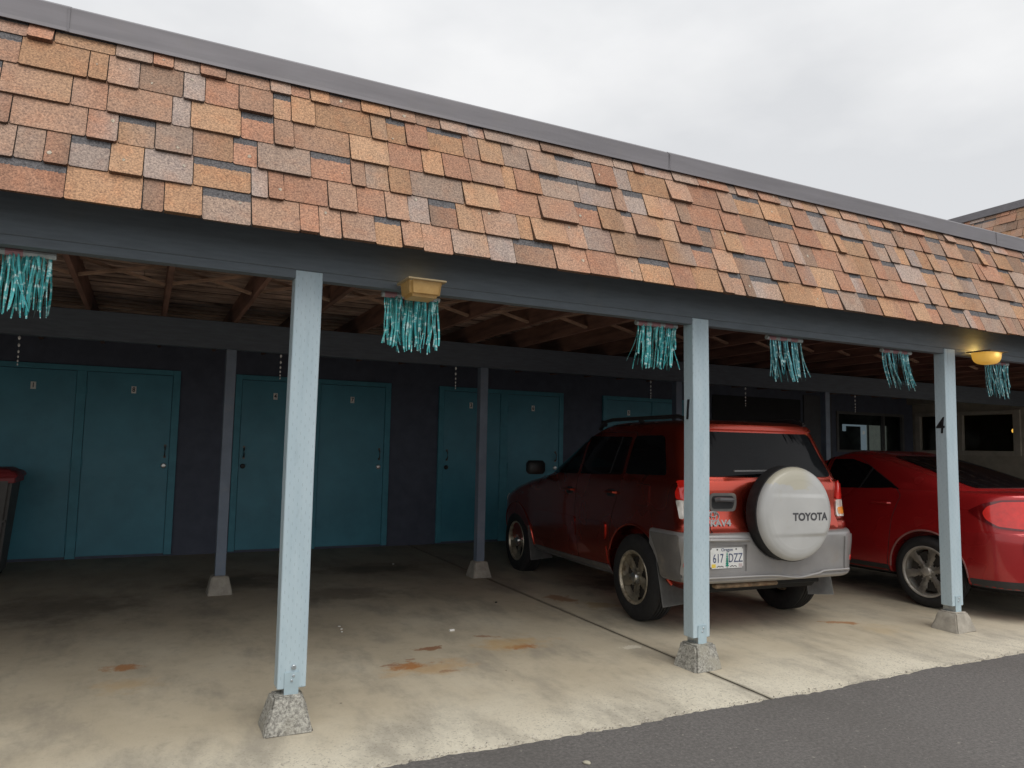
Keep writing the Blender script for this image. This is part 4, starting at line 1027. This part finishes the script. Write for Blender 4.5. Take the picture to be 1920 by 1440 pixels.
    for f in b5.faces: f.material_index = 0
    bp = obj('rear_bumper', b5, silver, c, True, 35); bp['label'] = 'silver bumper with dusty grey ends'
    bbvh = BVHTree.FromObject(bp, bpy.context.evaluated_depsgraph_get())
    for s in (-1, 1):
        pl = panel('bumper_end', bbvh, rpoly([(-.655, .425), (-.43, .44), (-.405, .60), (-.34, .72), (-.30, .765), (-.655, .765)], .02), 'x', s, .007, clad, bp)
        panel('bumper_corner', bbvh, rpoly([(.755*s-.075, .47), (.755*s+.075, .47), (.755*s+.085, .745), (.755*s-.075, .745)], .02), 'y', -1, .012, silver, bp)
        panel('reflector', bbvh, rpoly([(.79*s-.03, .535), (.79*s+.03, .535), (.79*s+.03, .575), (.79*s-.03, .575)], .008), 'y', -1, .018, lamp_red, bp)
        # rear faces of the tail lamps: red over clear and amber
        t2 = panel('tail_light', bvh, rpoly([(s*.675, 1.03), (s*.80, 1.03), (s*.80, 1.17), (s*.70, 1.175)], .02), 'y', -1, .014, lamp_red, c)
        t3 = panel('tail_light', bvh, rpoly([(s*.672, .885), (s*.80, .885), (s*.80, 1.025), (s*.675, 1.025)], .02), 'y', -1, .012, lamp_clear, c)
        panel('indicator', bvh, rpoly([(s*.69, .905), (s*.79, .905), (s*.79, .965), (s*.69, .965)], .02), 'y', -1, .016, lamp_amber, t3)
    # bright lip above the plate, lower chrome-like edge of the bumper
    bm = NBM(); tube(bm, [(-.80, -.742, .748), (-.70, -.79, .742), (-.40, -.805, .738), (-.32, -.80, .735), (-.30, -.78, .725)], .013, 8); obj('plate_light_bar', bm, silver, bp, True)
    bm = NBM(); pts = [(-.78, -.752, .462)] + [(x, -.807+.035*(x/.86)**2, .462 + (-.028*math.exp(-((x-.16)/.17)**2)) + (.012 if x > .38 else 0)) for x in [-.7+1.37*k/28 for k in range(29)]] + [(.71, -.783, .474)]
    tube(bm, pts, .009, 8); obj('bumper_trim', bm, silver, bp, True)
    # number plate
    px, pz = -.505, .605
    bm = NBM(); box(bm, px-.152, px+.152, -.7785, -.7745, pz-.076, pz+.076); bmesh.ops.bevel(bm, geom=[e for e in bm.edges if abs(e.verts[0].co.y-e.verts[1].co.y) > .003], offset=.012, segments=3, affect='EDGES')
    pt = obj('license_plate', bm, M('plate white', (.68, .68, .66), .45, var=.08, vscale=10), c)
    navy = M('plate navy', (.06, .08, .16), .5)
    for s_, dx in (('617', -.082), ('DZZ', .078)):
        bm = text_bm(s_, .094, .0008, 0, .70, .0); move(bm, (px+dx, -.780, pz-.004)); obj('plate_digits', bm, navy, pt)
    bm = text_bm('Oregon', .034, .0008, 0, 1., .0); move(bm, (px+.0, -.780, pz+.061)); obj('plate_state', bm, navy, pt)
    bm = NBM(); tree = M('plate green', (.02, .42, .30), .5)
    for k in range(6):
        z_ = pz+.042-.017*k; h_ = .007+.0036*k
        bm.faces.new([bm.verts.new((px+q[0], -.7795-.0002*k, q[1])) for q in ((-.003-h_*.6, z_-.018), (.003+h_*.6, z_-.018), (0, z_+.006))])
    box(bm, px-.003, px+.003, -.7795, -.779, pz-.074, pz-.05); bmesh.ops.solidify(bm, geom=bm.faces[:], thickness=.0006); obj('plate_tree', bm, tree, pt)
    bm = NBM(); box(bm, px-.142, px-.105, -.7800, -.7787, pz-.069, pz-.042); obj('plate_sticker', bm, M('yellow sticker', (.75, .55, .08), .5), pt)
    bm = NBM(); box(bm, px+.108, px+.142, -.7800, -.7787, pz-.069, pz-.044); obj('plate_sticker', bm, M('pale sticker', (.5, .42, .42), .5), pt)
    bm = NBM()
    for x_ in (-.065, .058): tube(bm, [(px+x_-.03, -.7795, pz-.066), (px+x_-.012, -.7795, pz-.057), (px+x_, -.7795, pz-.064), (px+x_+.014, -.7795, pz-.058), (px+x_+.03, -.7795, pz-.066)], .0028, 5)
    for x_ in (-.09, .085):
        b2 = NBM(); lathe(b2, [(-.781, 0), (-.781, .006), (-.7785, .006)], 'y', 8); move(b2, (px+x_, 0, pz+.064)); me = bpy.data.meshes.new('t'); b2.to_mesh(me); bm.from_mesh(me); b2.free(); bpy.data.meshes.remove(me)
    obj('plate_hills', bm, black, pt)
    # spare wheel: black tyre band and moulded cover
    sx, sz, R_ = .05, .935, .354
    bm = NBM(); lathe(bm, [(-.70, .15), (-.735, .30), (-.755, R_+.002), (-.77, R_+.012), (-.875, R_+.012), (-.885, R_-.01)], 'y', 64)
    spw = obj('spare_wheel', bm, rubber, c, True, 50, (sx, 0, sz))
    bm = NBM(); n = 72; rings = []
    prof = [(-.872, R_+.004), (-.882, R_+.006), (-.905, R_-.002), (-.925, R_-.02), (-.938, R_-.05), (-.944, R_-.09)] + [(-.946-.006*(1-t/8)**1, (R_-.10)*t/8+.0) for t in range(8, 0, -1)]
    prof = prof[:6] + [(-.944-.008*(1-(q/.26)**2), q) for q in [.26-.26*k/14 for k in range(14)]]
    for y, r_ in prof: rings.append([bm.verts.new((r_*math.cos(2*PI*k/n), y, r_*math.sin(2*PI*k/n))) for k in range(n)])
    ctr = bm.verts.new((0, -.952, 0))
    for A, B in zip(rings, rings[1:]):
        for k in range(n): bm.faces.new((A[k], A[(k+1) % n], B[(k+1) % n], B[k]))
    for k in range(n): bm.faces.new((rings[-1][k], rings[-1][(k+1) % n], ctr))
    # pressed shoulders: two tapering steps above and below the lettering
    def sstep(a, b_, t): t = max(0, min(1, (t-a)/(b_-a))); return t*t*(3-2*t)
    bmesh.ops.subdivide_edges(bm, edges=[e for e in bm.edges if max(math.hypot(v.co.x, v.co.z) for v in e.verts) < .345], cuts=2, use_grid_fill=True)
    for v in bm.verts:
        x, z = v.co.x, v.co.z; rad = math.hypot(x, z)
        if rad < .335:
            f = sstep(.335, .27, rad)
            t = .13 - .02*x; b_ = -.145+.0*x
            d = .016*sstep(t+.028, t-.004, z)*sstep(b_-.03, b_+.004, z)*(.35+.65*sstep(-.2, .25, x))
            v.co.y -= d*f
    bmesh.ops.recalc_face_normals(bm, faces=bm.faces)
    cov = obj('cover', bm, cover_m, spw, True, 60)
    cb_ = NBM(); cb_.from_mesh(cov.data); cbv = BVHTree.FromBMesh(cb_)
    bm = text_bm('TOYOTA', .080, .001, 0, 1.02, .003)
    for v in bm.verts:
        x, z = v.co.x+.088, v.co.z-.02; h, n_, _, _ = cbv.ray_cast(Vector((x, -3, z)), Vector((0, 1, 0)))
        v.co = Vector((x, (h.y if h else -.95)-.0012+v.co.y*.5, z))
    cb_.free(); obj('lettering', bm, M('dark grey lettering', (.06, .06, .065), .5), spw)
    # headlamps
    for s in (-1, 1): panel('headlight', bvh, rpoly([(s*.45, .72), (s*.75, .72), (s*.78, .86), (s*.5, .82)], .03), 'y', 1, .012, lamp_clear, c)
    return c
build_suv()

def build_sedan():
    c = thing('sedan', 'crimson red sedan parked behind the post marked 4', 'car', (7.49, .60, fz(.6)), -.0)
    low = [(.25, -.74, 3.45, .74, .25, .4, .03, .15), (.275, -.88, 3.62, .84, .3, .45, .06, .2), (.34, -.94, 3.72, .868, .34, .5, .08, .25), (.50, -.975, 3.78, .886, .36, .55, .10, .3), (.66, -.98, 3.78, .893, .36, .6, .11, .32), (.735, -.975, 3.74, .893, .36, .6, .11, .35), (.755, -.955, 3.72, .891, .36, .62, .11, .35),
           (.85, -.93, 3.6, .886, .36, .65, .11, .35), (.95, -.905, 3.4, .872, .36, .7, .11, .38), (1.03, -.90, 3.05, .848, .36, .7, .11, .38), (1.075, -.905, 2.7, .81, .35, .6, .11, .3), (1.092, -.86, 2.4, .72, .32, .5, .1, .25)]
    up = [(1.03, -.50, 2.5, .83, .30, .5, .10, .4), (1.10, -.40, 2.28, .80, .28, .45, .10, .38), (1.20, -.10, 1.98, .755, .26, .4, .09, .32), (1.30, .22, 1.68, .70, .25, .36, .08, .28), (1.385, .52, 1.38, .64, .24, .32, .07, .22), (1.43, .74, 1.18, .57, .2, .2, .05, .15), (1.452, .88, 1.04, .42, .07, .07, .02, .05)]
    bm = cut_arches(shell(low), [(0, .33), (2.85, .33)], .375, .90, .3)
    b2 = shell(up); me = bpy.data.meshes.new('t'); b2.to_mesh(me); b2.free(); bm.from_mesh(me); bpy.data.meshes.remove(me)
    bvh = BVHTree.FromBMesh(bm); obj('body', bm, [sedan_red, dark_void], c, True, 40)
    bm = NBM(); box(bm, -.6, .6, -.7, 3.4, .20, .3, .03); tube(bm, [(-.25, -.95, .22), (-.25, -.3, .24)], .035, 12); obj('underbody', bm, dark_void, c, True)
    bm = NBM(); tube(bm, [(-.62, -.80, .21), (-.35, -.88, .205), (.35, -.88, .205), (.62, -.80, .21)], [.045, .06, .06, .045], 10); obj('muffler', bm, M('dusty muffler', (.4, .36, .29), .6, .4), c, True)
    for s in (-1, 1):
        for l in (0, 2.85):
            wheel(c, s*.785, l, .328, s, .328, .205, .232, 6, rim_grey, True, rim_grey, .02)
            arch_lip(c, s, .893, l, .33, .377, sedan_red if l else M('dusty arch lip', (.28, .12, .11), .5), bvh, .0, PI, .009)
        rd = leaf('door', bvh, rpoly([(.42, .30), (1.18, .29), (1.20, 1.03), (1.19, 1.375), (.86, 1.375), (.40, 1.13), (.26, 1.02), (.34, .80)], .035), 'x', s, sedan_red, c)
        fd = leaf('door', bvh, rpoly([(1.19, .29), (2.2, .29), (2.24, .9), (2.16, 1.04), (1.5, 1.37), (1.20, 1.375), (1.21, 1.03)], .03), 'x', s, sedan_red, c)
        panel('window', bvh, rpoly([(.30, 1.075), (1.17, 1.045), (1.165, 1.35), (.93, 1.355), (.72, 1.30)], .025), 'x', s, .008, glass_dark, rd)
        panel('window_bar', bvh, [(.73, 1.058), (.75, 1.058), (.66, 1.275), (.64, 1.26)], 'x', s, .011, trim_black, rd)
        panel('window', bvh, rpoly([(1.225, 1.045), (1.225, 1.35), (1.48, 1.34), (2.10, 1.05)], .025), 'x', s, .008, glass_dark, fd)
        panel('sill', bvh, rpoly([(.40, .265), (2.42, .265), (2.42, .325), (.40, .335)], .02), 'x', s, .008, M('black sill', (.03, .03, .03), .6), c)
        for d_, l0, z0 in ((rd, .46, .935), (fd, 1.42, .92)):
            h, n_, _, _ = bvh.ray_cast(Vector((3*s, l0, z0)), Vector((-s, 0, 0))); x = h.x
            bm = NBM(); tube(bm, [(x, l0-.10, z0), (x+.024*s, l0-.085, z0), (x+.03*s, l0, z0+.003), (x+.024*s, l0+.085, z0), (x, l0+.10, z0)], .012, 8); obj('door_handle', bm, sedan_red, d_, True)
        # large almond tail lamp that runs round the corner
        tl = panel('tail_light', bvh, rpoly([(-.40, .925), (-.52, .995), (-.64, 1.03), (-.80, 1.04), (-.80, .775), (-.64, .79), (-.50, .855)], .02), 'x', s, .006, lamp_dark, c, .03)
        panel('lamp_lens', bvh, rpoly([(-.52, .915), (-.55, .97), (-.64, 1.012), (-.80, 1.025), (-.80, .79), (-.64, .805), (-.55, .86)], .02), 'x', s, .011, lamp_red, tl, .03)
        panel('tail_light', bvh, rpoly([(s*.42, .86), (s*.70, .82), (s*.70, 1.02), (s*.50, 1.01)], .03), 'y', -1, .008, lamp_red, c, .03)
        panel('headlight', bvh, rpoly([(s*.40, .66), (s*.72, .66), (s*.70, .78), (s*.42, .74)], .03), 'y', 1, .008, lamp_clear, c)
        mm = NBM(); box(mm, -.09, .09, -.055, .05, -.06, .065, .028)
        for v in mm.verts: v.co += Vector((s*.95, 1.98, 1.09))
        obj('mirror', mm, sedan_red, fd, True, 60)
    panel('rear_window', bvh, rpoly([(-.60, 1.115), (.60, 1.115), (.47, 1.395), (-.47, 1.395)], .05), 'y', -1, .006, glass_dark, c)
    panel('windscreen', bvh, rpoly([(-.60, 1.12), (.60, 1.12), (.48, 1.39), (-.48, 1.39)], .05), 'y', 1, .006, glass_dark, c)
    leaf('boot_lid', bvh, rpoly([(-.62, .78), (.62, .78), (.60, 1.06), (-.60, 1.06)], .05), 'y', -1, sedan_red, c)
    bb = panel('rear_bumper', bvh, rpoly([(-.72, .36), (.72, .36), (.76, .66), (.74, .745), (-.74, .745), (-.76, .66)], .04), 'y', -1, .010, sedan_red, c)
    for s in (-1, 1): panel('bumper_side', bvh, rpoly([(-.82, .335), (-.40, .325), (-.39, .42), (-.50, .745), (-.82, .745)], .02), 'x', s, .004, sedan_red, c)
    panel('lower_valance', bvh, rpoly([(-.70, .268), (.70, .268), (.72, .345), (-.72, .345)], .02), 'y', -1, .006, M('black valance', (.035, .035, .037), .6), c)
    for s in (-1, 1): panel('lower_valance', bvh, rpoly([(-.80, .272), (-.40, .268), (-.39, .335), (-.80, .345)], .015), 'x', s, .006, MATS['black valance'], c)
    return c
build_sedan()

# ------------------------------------------------------------------ loose grit along the ragged edge of the slab
bm = NBM(); rg = random.Random(17)
for k in range(1500):
    x = rg.uniform(-1.2, 9.5); y = -.672 + .012*math.sin(x*1.1+wv[0]) + .010*math.sin(x*3.7+wv[1]) + rg.gauss(0, .016); r = rg.uniform(.0018, .0055)*(1.5 if rg.random() < .06 else 1)
    vs0 = [bm.verts.new((x+r*d[0]*rg.uniform(.7, 1.3), y+r*d[1]*rg.uniform(.7, 1.3), -.003+r*.5+r*d[2]*rg.uniform(.6, 1.1))) for d in ((1, 0, 0), (0, 1, 0), (-1, 0, 0), (0, -1, 0), (0, 0, 1), (0, 0, -1))]
    for a, b_, c_ in ((0, 1, 4), (1, 2, 4), (2, 3, 4), (3, 0, 4), (1, 0, 5), (2, 1, 5), (3, 2, 5), (0, 3, 5)): bm.faces.new((vs0[a], vs0[b_], vs0[c_]))
gm_ = NB('mixed grit'); gm_.color(gm_.ramp(gm_.noise(40, 2), [(.35, (.20, .18, .15)), (.5, (.50, .46, .39)), (.65, (.74, .70, .62))])); gm_.b.inputs['Roughness'].default_value = .9
o = obj('gravel', bm, gm_.m); tag(o, 'loose pale grit along the edge between slab and asphalt', 'gravel'); o['kind'] = 'stuff'

# ------------------------------------------------------------------ litter on the slab
def pebble(name, x, y, r, m, label, cat, group=None, stretch=(1.4, 1, .6), seed=0, z=None):
    bm = NBM(); bmesh.ops.create_icosphere(bm, subdivisions=2, radius=r); rg = random.Random(seed)
    for v in bm.verts: v.co = Vector((v.co.x*stretch[0], v.co.y*stretch[1], v.co.z*stretch[2]))*rg.uniform(.85, 1.12)
    o = obj(name, bm, m, None, True, 60, (x, y, (fz(y) if z is None else z)+r*stretch[2]*.8)); o.rotation_euler = (0, 0, rg.uniform(0, 3)); return tag(o, label, cat, group)
scrap = M('white scrap', (.75, .73, .68), .7)
bm = NBM(); lathe(bm, [(-.02, 0), (-.02, .0095), (.02, .0095), (.02, 0)], 'x', 14); o = obj('foam_plug', bm, scrap, None, True, 40, (2.171, 1.382, fz(1.38)+.0095)); tag(o, 'small white foam plug lying alone on the bare slab', 'litter')
for i, (x, y) in enumerate(((1.421, 1.826), (1.416, 1.739), (1.40, 1.661))):
    pebble('pale_pebble', x, y, .0085, scrap, ('farthest', 'middle', 'nearest')[i]+' of three small white pebbles right of the leftmost post', 'pebble', 'three white pebbles on the slab', (1.5, 1, .5), i)
pebble('dark_lump', 2.915, 2.173, .012, M('black lump', (.012, .011, .01), .8), 'small black lump on the slab near the floor joint', 'litter', None, (1.5, 1, .5), 5)
pebble('pale_pebble', 2.657, 4.417, .011, scrap, 'single white pebble far back on the dark floor', 'pebble', None, (1.2, 1, .7), 6)
pebble('stone', 1.862, -1.018, .014, M('pale stone', (.42, .39, .30), .8), 'pale stone lying on the asphalt near the bottom edge', 'stone', None, (1.4, 1, .6), 7, 0.0)
